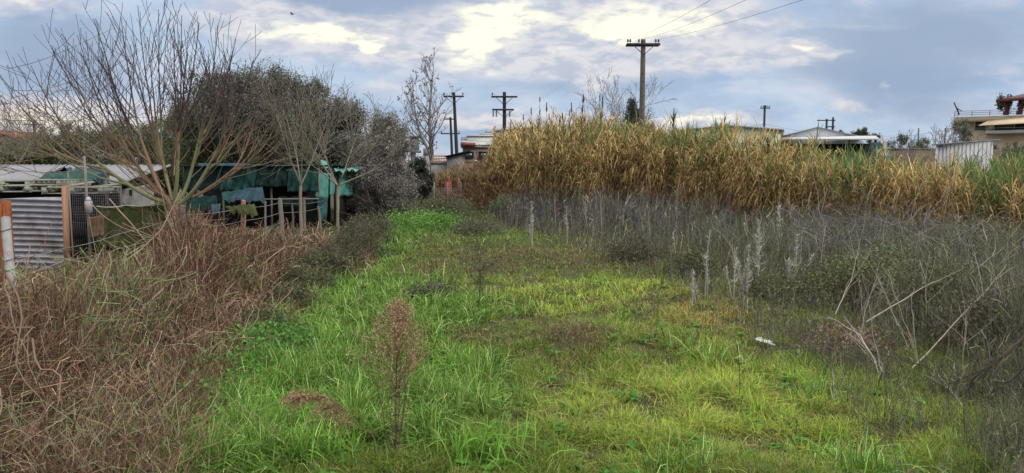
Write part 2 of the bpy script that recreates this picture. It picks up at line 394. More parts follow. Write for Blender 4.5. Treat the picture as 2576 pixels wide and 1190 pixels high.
def fields(X, Y):
    u, v = proj(X, Y, 0.)
    wob = (fbm(X*.8, Y*.8, 4)-.5)
    lush = soft(u, v, [(640, 1130, 230, 110, 1.3), (830, 1000, 190, 130, 1.1), (900, 800, 170, 90, 1.5), (960, 745, 160, 50, 1.0), (1050, 572, 85, 26, 2.0), (985, 622, 55, 30, 1.3),
                       (1120, 790, 120, 50, .9), (1150, 930, 130, 80, .8), (1210, 1060, 150, 70, .45), (1230, 620, 120, 12, .7), (1690, 880, 80, 30, .35), (1410, 740, 90, 40, .25),
                       (2200, 900, 180, 30, .3), (2130, 1000, 160, 60, .35), (2450, 1150, 120, 50, .25), (1740, 1000, 60, 60, .3), (700, 900, 90, 60, .7), (1060, 1150, 120, 50, .8)])
    lush = np.clip(lush+wob*1.5-.22-.45*np.exp(-((v-640)/45)**2)*sstep(u, 980, 1080), 0, 1)
    yel = np.clip(-.5*np.exp(-((v-640)/50)**2)+soft(u, v, [(1400, 745, 220, 50, .9), (1850, 950, 420, 170, .45), (1650, 1080, 400, 130, .45), (1550, 720, 200, 30, .6), (2150, 1100, 300, 80, .5), (1250, 595, 160, 14, .5)])+wob*.9, 0, 1)
    dryp = np.clip(soft(u, v, [(1800, 800, 150, 42, 1.2), (1740, 765, 160, 30, .8), (1420, 820, 90, 18, .4), (2050, 800, 90, 24, .6), (1500, 590, 120, 14, .8)])+wob*.9-.15, 0, 1)
    dark = soft(u, v, [(1430, 862, 130, 32, 1.5), (1180, 845, 110, 22, 1.0), (1400, 722, 90, 18, .9), (1330, 652, 240, 26, 1.1), (1090, 690, 150, 18, .8), (1250, 560, 260, 30, .6), (950, 700, 60, 20, .5), (1640, 650, 120, 30, .9), (1000, 660, 80, 26, .4),
                       (1130, 520, 130, 26, 1.4), (1460, 965, 80, 30, .6), (1860, 905, 110, 26, .6), (1560, 600, 260, 30, .5), (850, 1090, 90, 40, .5), (2130, 880, 90, 22, .6), (1340, 950, 60, 30, .6),
                       (1640, 880, 60, 26, .4), (1170, 610, 80, 12, .6), (1600, 760, 70, 12, .5), (1420, 1070, 60, 24, .6), (1900, 1060, 60, 20, .5), (2330, 1100, 80, 30, .8)])
    dark = np.clip(dark*1.1+.26*np.exp(-((v-645)/32)**2)*sstep(u, 1000, 1100)+(fbm(X*2.1+9, Y*2.1, 4)-.5)*2.4-.34, 0, 1)
    return u, v, lush, yel, dryp, dark
def screen_pts(n, v0, v1, pw=1., u0=-200, u1=3050):
    v = v0+(v1-v0)*rng.random(n)**pw; u = rng.uniform(u0, u1, n)
    X, Y = gpt(u, v); return X, Y
def base3(X, Y): return np.stack([X, Y, gh(X, Y)], -1)
def blades(m, X, Y, h, w, col, lean=.5, droop=.5, K=4):
    n = len(X); P0 = base3(X, Y); P0[:, 2] -= .015
    az = rng.uniform(0, 2*math.pi, n); D = np.stack([np.cos(az), np.sin(az), np.zeros(n)], -1)
    t = np.linspace(0, 1, K)[None, :, None]
    ln = (lean*rng.random(n))[:, None, None]*h[:, None, None]; dr = (droop*rng.random(n)**1.3)[:, None, None]*h[:, None, None]
    P = P0[:, None]+D[:, None]*(ln*t+dr*t**2)+np.array([0, 0, 1.])*(h[:, None, None]*t-dr*.75*t**3)
    W = w[:, None]*np.linspace(1, 0, K)[None]**.55; W[:, -1] = w*.06
    side = np.stack([-D[:, 1], D[:, 0], np.zeros(n)], -1)+rng.normal(size=(n, 3))*.35
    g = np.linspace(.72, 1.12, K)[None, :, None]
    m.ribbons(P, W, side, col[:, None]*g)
def jit(c, s=.18): return np.clip(c*(1+rng.normal(size=(len(c), 1))*s)*(1+rng.normal(size=c.shape)*s*.3), .004, 1)
def mixc(a, b, f): return np.asarray(a)*(1-f[:, None])+np.asarray(b)*f[:, None]
def pxw(Y, k): return np.hypot(Y, 2.2)*k/731.     # world size of k render pixels

def build_grass():
    # ---- lush, long bright green grass and short olive turf
    n = 560000
    X, Y = screen_pts(n, 462, 1275, .85)
    bare = fbm(X*1.1+50, Y*1.1+3, 4); ok = ((bare > .33) | (rng.random(n) < .6)) & (X > thicket_edge(Y)-.5*rng.random(n)) & (X < weed_edge(Y)+1.2*rng.random(n)+.4) & (Y < 45)
    X, Y = X[ok], Y[ok]
    u, v, lush, yel, dryp, dark = fields(X, Y)
    # tussocks
    cl = fbm(X*3.2, Y*3.2, 3)
    r = rng.random(len(X))
    isl = r < lush*1.15
    m = MB()
    for sel, kind in ((isl, 'lush'), (~isl, 'turf')):
        x, y = X[sel], Y[sel]; L, ye, dp, dk, c = lush[sel], yel[sel], dryp[sel], dark[sel], cl[sel]; q = rng.random(len(x))
        keep = rng.random(len(x)) < (1-.72*dk)*(.22+1.1*sstep(c, .34, .6))
        x, y, L, ye, dp, dk, c, q = [a[keep] for a in (x, y, L, ye, dp, dk, c, q)]
        nn = len(x)
        if kind == 'lush':
            h = (.14+.17*rng.random(nn))*(.5+.95*sstep(c, .3, .7)); w = np.maximum(.0050, pxw(y, .52))*(.75+.5*rng.random(nn))
            col = mixc((.062, .15, .015), (.24, .385, .080), rng.random(nn)**1.5)
            col = np.where((q < .12)[:, None], (.42, .56, .20), col); col = np.where((q > .96)[:, None], (.38, .33, .15), col)
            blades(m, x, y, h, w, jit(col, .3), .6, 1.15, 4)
        else:
            h = (.04+.070*rng.random(nn)**1.4)*(.7+.9*sstep(c, .3, .7))*(1+.5*ye); w = np.maximum(.0030, pxw(y, .44))*(.7+.6*rng.random(nn))
            h *= 1+.5*sstep(y, 12, 25)
            col = mixc((.12, .18, .026), (.38, .45, .075), np.clip(ye*1.1+.25*rng.random(nn), 0, 1))
            col = mixc(col, (.44, .30, .11), np.clip(dp*.8*(q < .75), 0, 1))
            col = np.where((q < .10+.1*dk)[:, None], (.38, .31, .17), col); col = np.where((q > .90)[:, None], (.13, .30, .06), col)
            col = mixc(col, (.15, .16, .05), np.clip(dk*.7, 0, 1))
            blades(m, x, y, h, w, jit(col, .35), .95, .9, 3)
    o = m.build('grass', MAT['grass'])
    tag(o, 'bright green and olive grass covering the open ground', 'grass', kind='stuff')
    # a few long arching blades close to the lens and in lush tussocks
    m = MB(); P = []
    for cu, cv, nb, hh in [(1195, 1185, 150, .34), (1130, 930, 90, .36), (1290, 1190, 60, .3), (560, 1140, 180, .38), (700, 1090, 160, .36), (860, 1150, 120, .3), (820, 880, 120, .34), (640, 1010, 100, .33),
                           (1180, 1000, 80, .28), (2130, 1180, 80, .26), (2250, 1195, 60, .24), (2030, 960, 50, .22), (480, 1180, 90, .32), (770, 1180, 120, .34), (1060, 850, 80, .28), (950, 690, 60, .4), (880, 745, 80, .36)]:
        x0, y0 = gpt(cu, cv); P.append((x0, y0, nb, hh))
    for x0, y0, nb, hh in P:
        x = x0+rng.normal(size=nb)*.13; y = y0+rng.normal(size=nb)*.13
        h = hh*(.6+.6*rng.random(nb)); col = mixc((.09, .26, .02), (.30, .52, .09), rng.random(nb))
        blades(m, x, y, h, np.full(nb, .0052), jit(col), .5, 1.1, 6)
    tag(m.build('long_grass', MAT['grass']), 'long arching bright green grass in tussocks along the left border', 'grass', kind='stuff')
build_grass()

def build_forbs():
    # low dark mats of fine-leaved weeds
    n = 370000
    X, Y = screen_pts(n, 462, 1270, .85)
    u, v, lush, yel, dryp, dark = fields(X, Y)
    ok = (X > thicket_edge(Y)-.5) & (X < weed_edge(Y)+3) & (Y < 45) & (rng.random(n) < np.clip(.20+dark*1.0-lush*.22, 0, 1))
    X, Y, dark, lush = X[ok], Y[ok], dark[ok], lush[ok]; n = len(X)
    hh = .03+.20*dark*fbm(X*4, Y*4, 2)
    P = base3(X, Y); P[:, 2] += hh*rng.random(n)**.6
    s = np.maximum(.009, pxw(Y, .95))*(.6+.8*rng.random(n))
    col = mixc((.11, .15, .035), (.21, .185, .08), np.clip(dark*.8+rng.random(n)*.5, 0, 1)); q = rng.random(n)
    col = np.where((q < .13)[:, None], (.32, .26, .18), col); col = np.where((q > .86)[:, None], (.14, .22, .06), col)
    m = MB(); m.leaves(P, s*1.7, s*.42, jit(col, .3), .9)
    # fine twigs in the mats
    k = min(n, 42000); i = rng.permutation(n)[:k]
    blades(m, X[i], Y[i], .05+.16*dark[i]*rng.random(k)+.03, np.maximum(.0014, pxw(Y[i], .22)), jit(np.tile((.15, .11, .065), (k, 1)), .4), 1.3, .3, 3)
    tag(m.build('low_weeds', MAT['dry']), 'low dark olive and brown mats of small weeds between the grass', 'weeds', kind='stuff')
    # broad-leaved rosettes
    m = MB()
    n = 1500; X, Y = screen_pts(n, 520, 1250, .9); u, v, lush, yel, dryp, dark = fields(X, Y)
    ok = (X > thicket_edge(Y)-.2) & (X < weed_edge(Y)) & (Y < 26) & (rng.random(n) < .25+.9*lush)
    X, Y = X[ok], Y[ok]
    for j in range(9):
        n = len(X); az = rng.uniform(0, 6.28, n); L = (.035+.05*rng.random(n))*(1+Y*.03)
        D = np.stack([np.cos(az), np.sin(az), .35+.5*rng.random(n)], -1); B = base3(X, Y)+np.array([0, 0, .04])+rng.normal(size=(n, 3))*.012
        t = np.linspace(0, 1, 4)[None, :, None]
        Pp = B[:, None]+D[:, None]*L[:, None, None]*t-np.array([0, 0, 1])*(L[:, None, None]*.5*t**2)
        W = L[:, None]*np.array([[.04, .26, .24, .02]]); side = np.stack([-D[:, 1], D[:, 0], np.zeros(n)], -1)+rng.normal(size=(n, 3))*.2
        m.ribbons(Pp, W, side, jit(mixc((.05, .17, .025), (.11, .26, .04), rng.random(n)), .15))
    # nettle-like patch at the thicket foot
    for cu, cv, cnt, sp in [(600, 965, 700, .30), (660, 900, 500, .35), (1040, 560, 700, .9), (990, 600, 400, .7), (560, 1040, 250, .2), (500, 1120, 200, .25), (1110, 570, 300, .6), (1250, 615, 150, .5)]:
        x0, y0 = gpt(cu, cv); n = cnt
        X = x0+rng.normal(size=n)*sp; Y = y0+rng.normal(size=n)*sp*.8; P = base3(X, Y); P[:, 2] += (.06+.22*rng.random(n))*(1 if y0 < 12 else 1.4)
        L = np.maximum(.045, pxw(Y, 2.2))*(.6+.7*rng.random(n)); m.leaves(P, L, L*.32, jit(mixc((.05, .18, .03), (.12, .29, .05), rng.random(n)), .2), .3)
    tag(m.build('broad_leaved_weeds', MAT['grass']), 'small broad-leaved green weeds scattered in the grass', 'weeds', kind='stuff')
build_forbs()
# ================================================================ LEFT THICKET
def wander(P0, D, L, K, bend, grav=.0):
    """random curved centre lines: P0 (N,3) D (N,3) L (N,)"""
    n = len(P0); t = np.linspace(0, 1, K)
    D = D/np.linalg.norm(D, axis=1, keepdims=True)
    B = rng.normal(size=(n, 3)); B -= D*(B*D).sum(1, keepdims=True)
    B2 = rng.normal(size=(n, 3)); ph = rng.uniform(0, 6.28, n)
    P = P0[:, None]+D[:, None]*(L[:, None, None]*t[None, :, None])
    P += B[:, None]*(bend*L)[:, None, None]*(t**2)[None, :, None]*.5
    P += B2[:, None]*(bend*L*.12)[:, None, None]*(np.sin(t[None, :]*7+ph[:, None])*t[None])[..., None]
    P[:, :, 2] -= (grav*L)[:, None]*(t**2)[None]*.5
    return P
def above(P, lift=.01):
    g = gh(P[..., 0], P[..., 1])+lift; P[..., 2] = np.maximum(P[..., 2], g); return P
def th_height(X, Y):
    e = thicket_edge(Y); dd = e-X
    h = .14+1.30*sstep(dd, .1, 2.6)
    h *= .55+.9*fbm(X*.7+3, Y*.7, 3)
    u, v = proj(X, Y, .6)
    # clumps seen in the photo: the heap under the bare tree, the mound by the posts
    h += .75*np.exp(-((u-460)/70)**2)*sstep(Y, 9, 12)*(1-sstep(Y, 17, 19))
    cap = 2.2-Y*np.interp(u, [0, 160, 250, 400, 430, 470, 520, 560, 900], [.150, .150, .125, .112, .062, .060, .070, .082, .092]); h = np.minimum(h, np.maximum(cap*(.72+.3*fbm(X*2, Y*2, 2)), .12))
    return h
def build_thicket():
    n = 120000
    v = 462+(1330-462)*rng.random(n)**.8; u = rng.uniform(-460, 1060, n)
    X, Y = gpt(u, v)
    dd = thicket_edge(Y)-X
    ok = (dd > -.15-.25*rng.random(n)) & (X > -16) & (Y < 34) & ~((X < -8.3) & (Y > 14.2)) & (Y > 3.1)
    X, Y, dd, u = X[ok], Y[ok], dd[ok], u[ok]; n = len(X)
    h = th_height(X, Y)
    m = MB()
    P0 = base3(X, Y)
    # green-grey grass stems and dead straw
    q = rng.random(n)
    lean = rng.normal(size=(n, 3))*(.10+.30*rng.random((n, 1))); lean[:, 2] = 1; lean[:, 0] += .25*(1-sstep(dd, 0, 2))
    brown = fbm(X*1.1, Y*1.1+20, 3)-.03+.18*np.exp(-((u-470)/170)**2)+.12*np.exp(-((u-690)/80)**2)-.25*np.exp(-((u-300)/150)**2)*sstep(Y, 6.5, 9)+.16*(1-sstep(Y, 5.5, 8))*(1-sstep(u, 380, 560))
    isb = rng.random(n) < sstep(brown, .34, .64)*.85
    L = h*(.45+.75*rng.random(n))*np.where(isb, 1.08, .85)
    P = above(wander(P0, lean, L, 5, .42, .22))
    w = np.maximum(np.where(isb, .0026, .0028), pxw(Y, .40))*(.7+.9*rng.random(n)**2)
    cb = mixc((.085, .042, .028), (.40, .245, .17), rng.random(n)**2.5); cb = np.where((q < .38)[:, None], (.05, .028, .022), cb)
    cg = mixc((.065, .085, .032), (.28, .30, .14), rng.random(n)**1.9); cg = np.where((q < .3)[:, None], (.05, .055, .03), cg); cg = np.where((q > .93)[:, None], (.50, .46, .33), cg)
    gy = (rng.random(n) < .6*sstep(Y, 14, 17)*sstep(-X, 4.6, 6.2)); col = np.where(isb[:, None], cb, cg); col = np.where(gy[:, None], mixc((.055, .048, .048), (.26, .23, .215), rng.random(n)**2), col)
    col = jit(col, .25)
    W = w[:, None]*np.array([[1, .95, .85, .7, .35]])
    m.ribbons(P, W, rng.normal(size=(n, 3)), col)
    # straight upright dead stalks, reddish brown, in loose clumps
    k = 16000; i = rng.integers(0, n, k*2); i = i[(h[i] > .45) & (fbm(X[i]*1.7+11, Y[i]*1.7, 3) > .44)][:k]; k = len(i); D = rng.normal(size=(k, 3))*.10; D[:, 2] = 1; P0 = base3(X[i], Y[i])+rng.normal(size=(k, 3))*[.05, .05, 0]
    P = above(wander(P0, D, h[i]*(.75+.45*rng.random(k)), 5, .12, .05)); m.ribbons(P, (np.maximum(.003, pxw(Y[i], .42))*(.7+.8*rng.random(k)))[:, None]*np.array([[1, .95, .85, .7, .4]]), rng.normal(size=(k, 3)), jit(mixc((.10, .050, .038), (.38, .235, .175), rng.random(k)**1.8), .25))
    # a second, tangled layer crossing through the stand
    k = min(n, 30000); i = rng.permutation(n)[:k]
    P0 = base3(X[i], Y[i]); P0[:, 2] += h[i]*rng.random(k)*.9
    D = rng.normal(size=(k, 3)); D[:, 2] = np.abs(D[:, 2])*1.1; P = above(wander(P0, D, .22+.45*rng.random(k)*np.maximum(h[i], .4), 5, .9, .4))
    W = (np.maximum(.0019, pxw(Y[i], .33))*(.7+.7*rng.random(k)))[:, None]*np.ones((1, 5))
    cc = mixc((.09, .048, .034), (.36, .24, .165), rng.random(k)**2.2); cc = np.where((~isb[i] & (rng.random(k) < .7))[:, None], (.19, .21, .10), cc)
    m.ribbons(P, W, rng.normal(size=(k, 3)), jit(cc, .3))
    # long bowed stems that stand out of the tangle
    k = 5200; i = rng.integers(0, n, k); P0 = base3(X[i], Y[i]); D = rng.normal(size=(k, 3))*.45; D[:, 2] = 1; bb = rng.random(k)
    P = above(wander(P0, D, (.5+.8*rng.random(k))*np.maximum(h[i], .5)*1.25, 7, .6, .45))
    cc = mixc((.12, .066, .045), (.46, .32, .23), bb**2); cc = np.where((~isb[i] & (rng.random(k) < .6))[:, None], (.30, .30, .17), cc)
    m.tubes(P, (np.maximum(.0028, pxw(Y[i], .45))*(.7+1.3*rng.random(k)**3))[:, None]*np.linspace(1, .5, 7)[None], 3, jit(cc, .2), cap=False)
    tag(m.build('dry_brush', MAT['dry']), 'tangled thicket of dry reddish brown and grey green stems along the wire fence', 'brush', kind='stuff')
    # leaves in the thicket: dull green blades at the foot
    m = MB(); k = 60000; i = rng.integers(0, n, k)
    x = X[i]+rng.normal(size=k)*.1; y = Y[i]+rng.normal(size=k)*.1
    hh = (.12+.3*rng.random(k))*(.5+h[i]); col = mixc((.07, .10, .04), (.19, .23, .09), rng.random(k))
    blades(m, x, y, hh, np.maximum(.003, pxw(y, .32)), jit(col, .25), .9, .9, 4)
    tag(m.build('thicket_grass', MAT['grass']), 'dull green grass growing at the foot of the dry thicket', 'grass', kind='stuff')
    # thicker canes and creeper stems that read singly
    lst = []
    r0 = np.random.default_rng(4)
    for (u0, v0, Y0, u1, v1, Y1, r) in [(262, 790, 9.2, 345, 570, 9.0, .010), (262, 720, 9.3, 262, 790, 9.2, .009), (0, 640, 5.3, 70, 900, 5.2, .016), (20, 700, 5.0, 110, 1100, 4.9, .014), (80, 850, 5.2, 130, 1190, 4.8, .016),
                                       (0, 980, 4.9, 120, 1190, 4.6, .012), (345, 770, 8.2, 470, 900, 8.0, .011), (388, 970, 6.2, 520, 840, 6.4, .009), (470, 620, 13, 500, 860, 9.5, .012), (560, 1030, 5.6, 760, 1130, 5.2, .007),
                                       (470, 1100, 5.3, 640, 1040, 5.6, .007), (180, 980, 6, 400, 1050, 5.6, .006), (130, 560, 8.6, 130, 800, 8.4, .008), (50, 1000, 5.2, 20, 760, 5.4, .013), (260, 600, 10, 470, 760, 9.5, .007),
                                       (470, 1190, 4.9, 420, 1120, 5.2, .008), (560, 760, 10.5, 700, 730, 11.5, .006), (600, 800, 10, 790, 745, 10.6, .006), (520, 690, 12, 620, 560, 13, .008), (100, 930, 6.3, 250, 850, 6.8, .007)]:
        a = at(u0, v0, Y0); b = at(u1, v1, Y1); lst.append((a, b, r))
    root = thing('creeper_stems', 'thick pale tan creeper stems looping over the left thicket', 'creeper', (-3.2, 6, 0))
    mm = MB()
    for a, b, r in lst:
        t = np.linspace(0, 1, 9)[:, None]; L = np.linalg.norm(b-a); off = r0.normal(size=3)*L*.13
        P = a+(b-a)*t+off*(np.sin(t*math.pi))+r0.normal(size=3)*L*.03*np.sin(t*9)+r0.normal(size=(9, 3))*.006
        mm.tubes(P[None], np.linspace(r, r*.35, 9)[None]*.5, 6, (.24, .17, .12))
    mm.build('stem', MAT['dry'], root, smooth=True)
build_thicket()

# ================================================================ GREY WEED STAND (right and back)
def weed_h(X, Y):
    d = X-weed_edge(Y)
    h = (.30+.95*sstep(d, .1, 2.6))*(.62+.75*fbm(X*1.4+30, Y*1.4, 3))
    u, v = proj(X, Y, 0.)
    h *= .72+.55*fbm(X*.6, Y*.6+7, 3)
    h *= 1-.62*sstep(-u, -1330, -1180)              # lower scrub left of the reeds
    h *= 1-.22*sstep(u, 1650, 1900)*sstep(Y, 10, 13)
    return h
def build_weeds():
    n = 100000
    v = 452+(1330-452)*rng.random(n)**1.5; u = rng.uniform(930, 3250, n)
    X, Y = gpt(u, v)
    ok = (X > weed_edge(Y)-.3-.9*rng.random(n)**2) & (Y < cane_front(X)+2.5) & (Y > 4.3) & (Y < 46)
    ok &= ~((u < 1330) & (Y > 60))
    X, Y, u, v = X[ok], Y[ok], u[ok], v[ok]
    cl = fbm(X*1.3+4, Y*1.3, 3); near = 1-sstep(Y, 9, 15)
    ok = rng.random(len(X)) < (1-near)+near*sstep(cl, .38, .6)*.85+.10
    X, Y, u, v = X[ok], Y[ok], u[ok], v[ok]; n = len(X)
    h = weed_h(X, Y)*(.55+.6*rng.random(n))
    P0 = base3(X, Y); D = rng.normal(size=(n, 3))*(.08+.30*rng.random((n, 1))**2); D[:, 2] = 1
    P = above(wander(P0, D, h, 4, .14, .02), -.01)
    q = rng.random(n)
    dark = mixc((.060, .053, .057), (.165, .148, .150), rng.random(n)**1.4)
    col = np.where((q > .95)[:, None], (.36, .32, .28), dark); col = np.where((q < .17)[:, None], (.14, .165, .075), col)
    oliv = sstep(v, 560, 700)*.75*(rng.random(n) < .75)
    col = mixc(col, (.16, .17, .085), oliv*(q < .86))
    lo = (u < 1240) & (rng.random(n) < .8); col = np.where(lo[:, None], mixc((.13, .15, .06), (.24, .23, .12), rng.random(n)), col)
    w = np.maximum(.0024, pxw(Y, .38))*(.7+.7*rng.random(n))
    m = MB(); col = jit(col, .2)
    m.ribbons(P, w[:, None]*np.array([[1, .85, .65, .35]]), rng.normal(size=(n, 3)), col)
    # side twigs on the upper half
    k = int(n*2.2); i = rng.integers(0, n, k); tt = .3+.7*rng.random(k)
    seg = np.minimum((tt*3).astype(int), 2); fr = tt*3-seg
    B = P[i, seg]*(1-fr[:, None])+P[i, seg+1]*fr[:, None]
    D = rng.normal(size=(k, 3))*.6; D[:, 2] = .75
    L = h[i]*(.10+.22*rng.random(k))
    Pt = above(wander(B, D, L, 3, .3, .1))
    m.ribbons(Pt, (w[i]*.62)[:, None]*np.array([[1, .8, .4]]), rng.normal(size=(k, 3)), col[i]*(.8+1.3*rng.random((k, 1))**2.5))
    # seed heads and withered leaf bits
    k2 = int(k*.9); j = rng.integers(0, k, k2); f = rng.random(k2)[:, None]
    B = Pt[j, 1]*(1-f)+Pt[j, 2]*f+rng.normal(size=(k2, 3))*.012
    s = np.maximum(.008, pxw(Y[i[j]], .85))*(.5+.8*rng.random(k2))
    c3 = jit(mixc((.07, .062, .058), (.18, .155, .14), rng.random(k2)), .3)
    g = rng.random(k2) < .30*sstep(v[i[j]], 520, 650)+.05; c3 = np.where(g[:, None], (.16, .18, .075), c3)
    rd = rng.random(k2) < .07; c3 = np.where(rd[:, None], (.27, .12, .08), c3)
    m.leaves(B, s*1.3, s*.5, c3, .2)
    tag(m.build('dead_weeds', MAT['dry']), 'dense stand of dead grey weed stems in front of the reed bed', 'weeds', kind='stuff')
    # green undergrowth at the foot of the near weeds
    m = MB(); k = 150000
    v = 560+(1300-560)*rng.random(k); u = rng.uniform(1500, 3250, k); X, Y = gpt(u, v)
    ok = (X > weed_edge(Y)-.3) & (Y < 22); X, Y = X[ok], Y[ok]; k = len(X)
    c = jit(mixc((.14, .20, .03), (.35, .42, .08), rng.random(k)), .25); dk = rng.random(k) < .35; c = np.where(dk[:, None], (.08, .085, .035), c)
    blades(m, X, Y, (.05+.13*rng.random(k))*(.5+fbm(X*2, Y*2, 3)), np.maximum(.0026, pxw(Y, .32)), c, .9, .8, 3)
    tag(m.build('undergrowth', MAT['grass']), 'olive green grass between the dead weeds on the right', 'grass', kind='stuff')
build_weeds()

# ================================================================ REED BED
def reed(m, X, Y, H, rngl, green, leafn=15, dens=1., tone=None, shoot=False):
    n = len(X); P0 = base3(X, Y); D = rng.normal(size=(n, 3))*.07; D[:, 2] = 1
    P = wander(P0, D, H, 5, .08, .0)
    w = np.maximum(.009, pxw(Y, .38))
    t = np.linspace(0, 1, 5)[None, :, None]
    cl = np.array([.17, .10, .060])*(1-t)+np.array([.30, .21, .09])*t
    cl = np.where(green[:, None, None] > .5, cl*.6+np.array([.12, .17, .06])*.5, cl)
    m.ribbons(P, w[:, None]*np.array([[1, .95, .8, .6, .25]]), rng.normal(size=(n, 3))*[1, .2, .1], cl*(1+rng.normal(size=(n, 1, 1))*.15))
    k = n*leafn; i = np.repeat(np.arange(n), leafn); tt = .22+.80*rng.random(k)**.8; tt = np.minimum(tt, .995)
    seg = np.minimum((tt*4).astype(int), 3); fr = (tt*4-seg)[:, None]
    B = P[i, seg]*(1-fr)+P[i, seg+1]*fr
    az = rng.uniform(0, 6.28, k); L = (.30+.38*rng.random(k))*(1-.25*tt)*np.where(H[i] < 3, .85, 1.1)
    D = np.stack([np.cos(az), np.sin(az), np.zeros(k)], -1); rise = .75+.9*rng.random(k); rise = np.where(tt > .85, rise+1.5*rng.random(k), rise)
    droop = (.25+1.55*rng.random(k))*np.where(green[i] > .5, .65, 1.25)
    if shoot: tt = .62+.37*rng.random(k); seg = np.minimum((tt*4).astype(int), 3); fr = (tt*4-seg)[:, None]; B = P[i, seg]*(1-fr)+P[i, seg+1]*fr; droop *= .35; rise += .9; L *= .8
    s = np.linspace(0, 1, 5)[None, :, None]
    Pl = B[:, None]+D[:, None]*(L[:, None, None]*.75*s)+np.array([0, 0, 1.])*(L[:, None, None]*(rise[:, None, None]*s*.8-droop[:, None, None]*s**2))
    W = (np.maximum(.012, pxw(Y[i], .44))*(.7+.6*rng.random(k)))[:, None]*np.array([[.5, 1, .9, .55, .05]])
    side = np.stack([-D[:, 1], D[:, 0], np.zeros(k)], -1)+rng.normal(size=(k, 3))*.5
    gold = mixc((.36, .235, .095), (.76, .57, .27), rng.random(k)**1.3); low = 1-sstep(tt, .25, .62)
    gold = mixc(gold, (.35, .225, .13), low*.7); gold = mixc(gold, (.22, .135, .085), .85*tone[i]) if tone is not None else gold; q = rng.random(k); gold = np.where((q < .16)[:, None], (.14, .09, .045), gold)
    gr = mixc((.09, .15, .05), (.24, .31, .12), rng.random(k))
    gsel = (green[i] > .5) & (tt > .45-.3*rng.random(k)) | ((tt > .88) & (rng.random(k) < .14))
    col = jit(np.where(gsel[:, None], gr, gold), .18)
    if dens < 1:
        s_ = rng.random(k) < dens; Pl, W, side, col = Pl[s_], W[s_], side[s_], col[s_]
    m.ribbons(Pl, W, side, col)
    return P
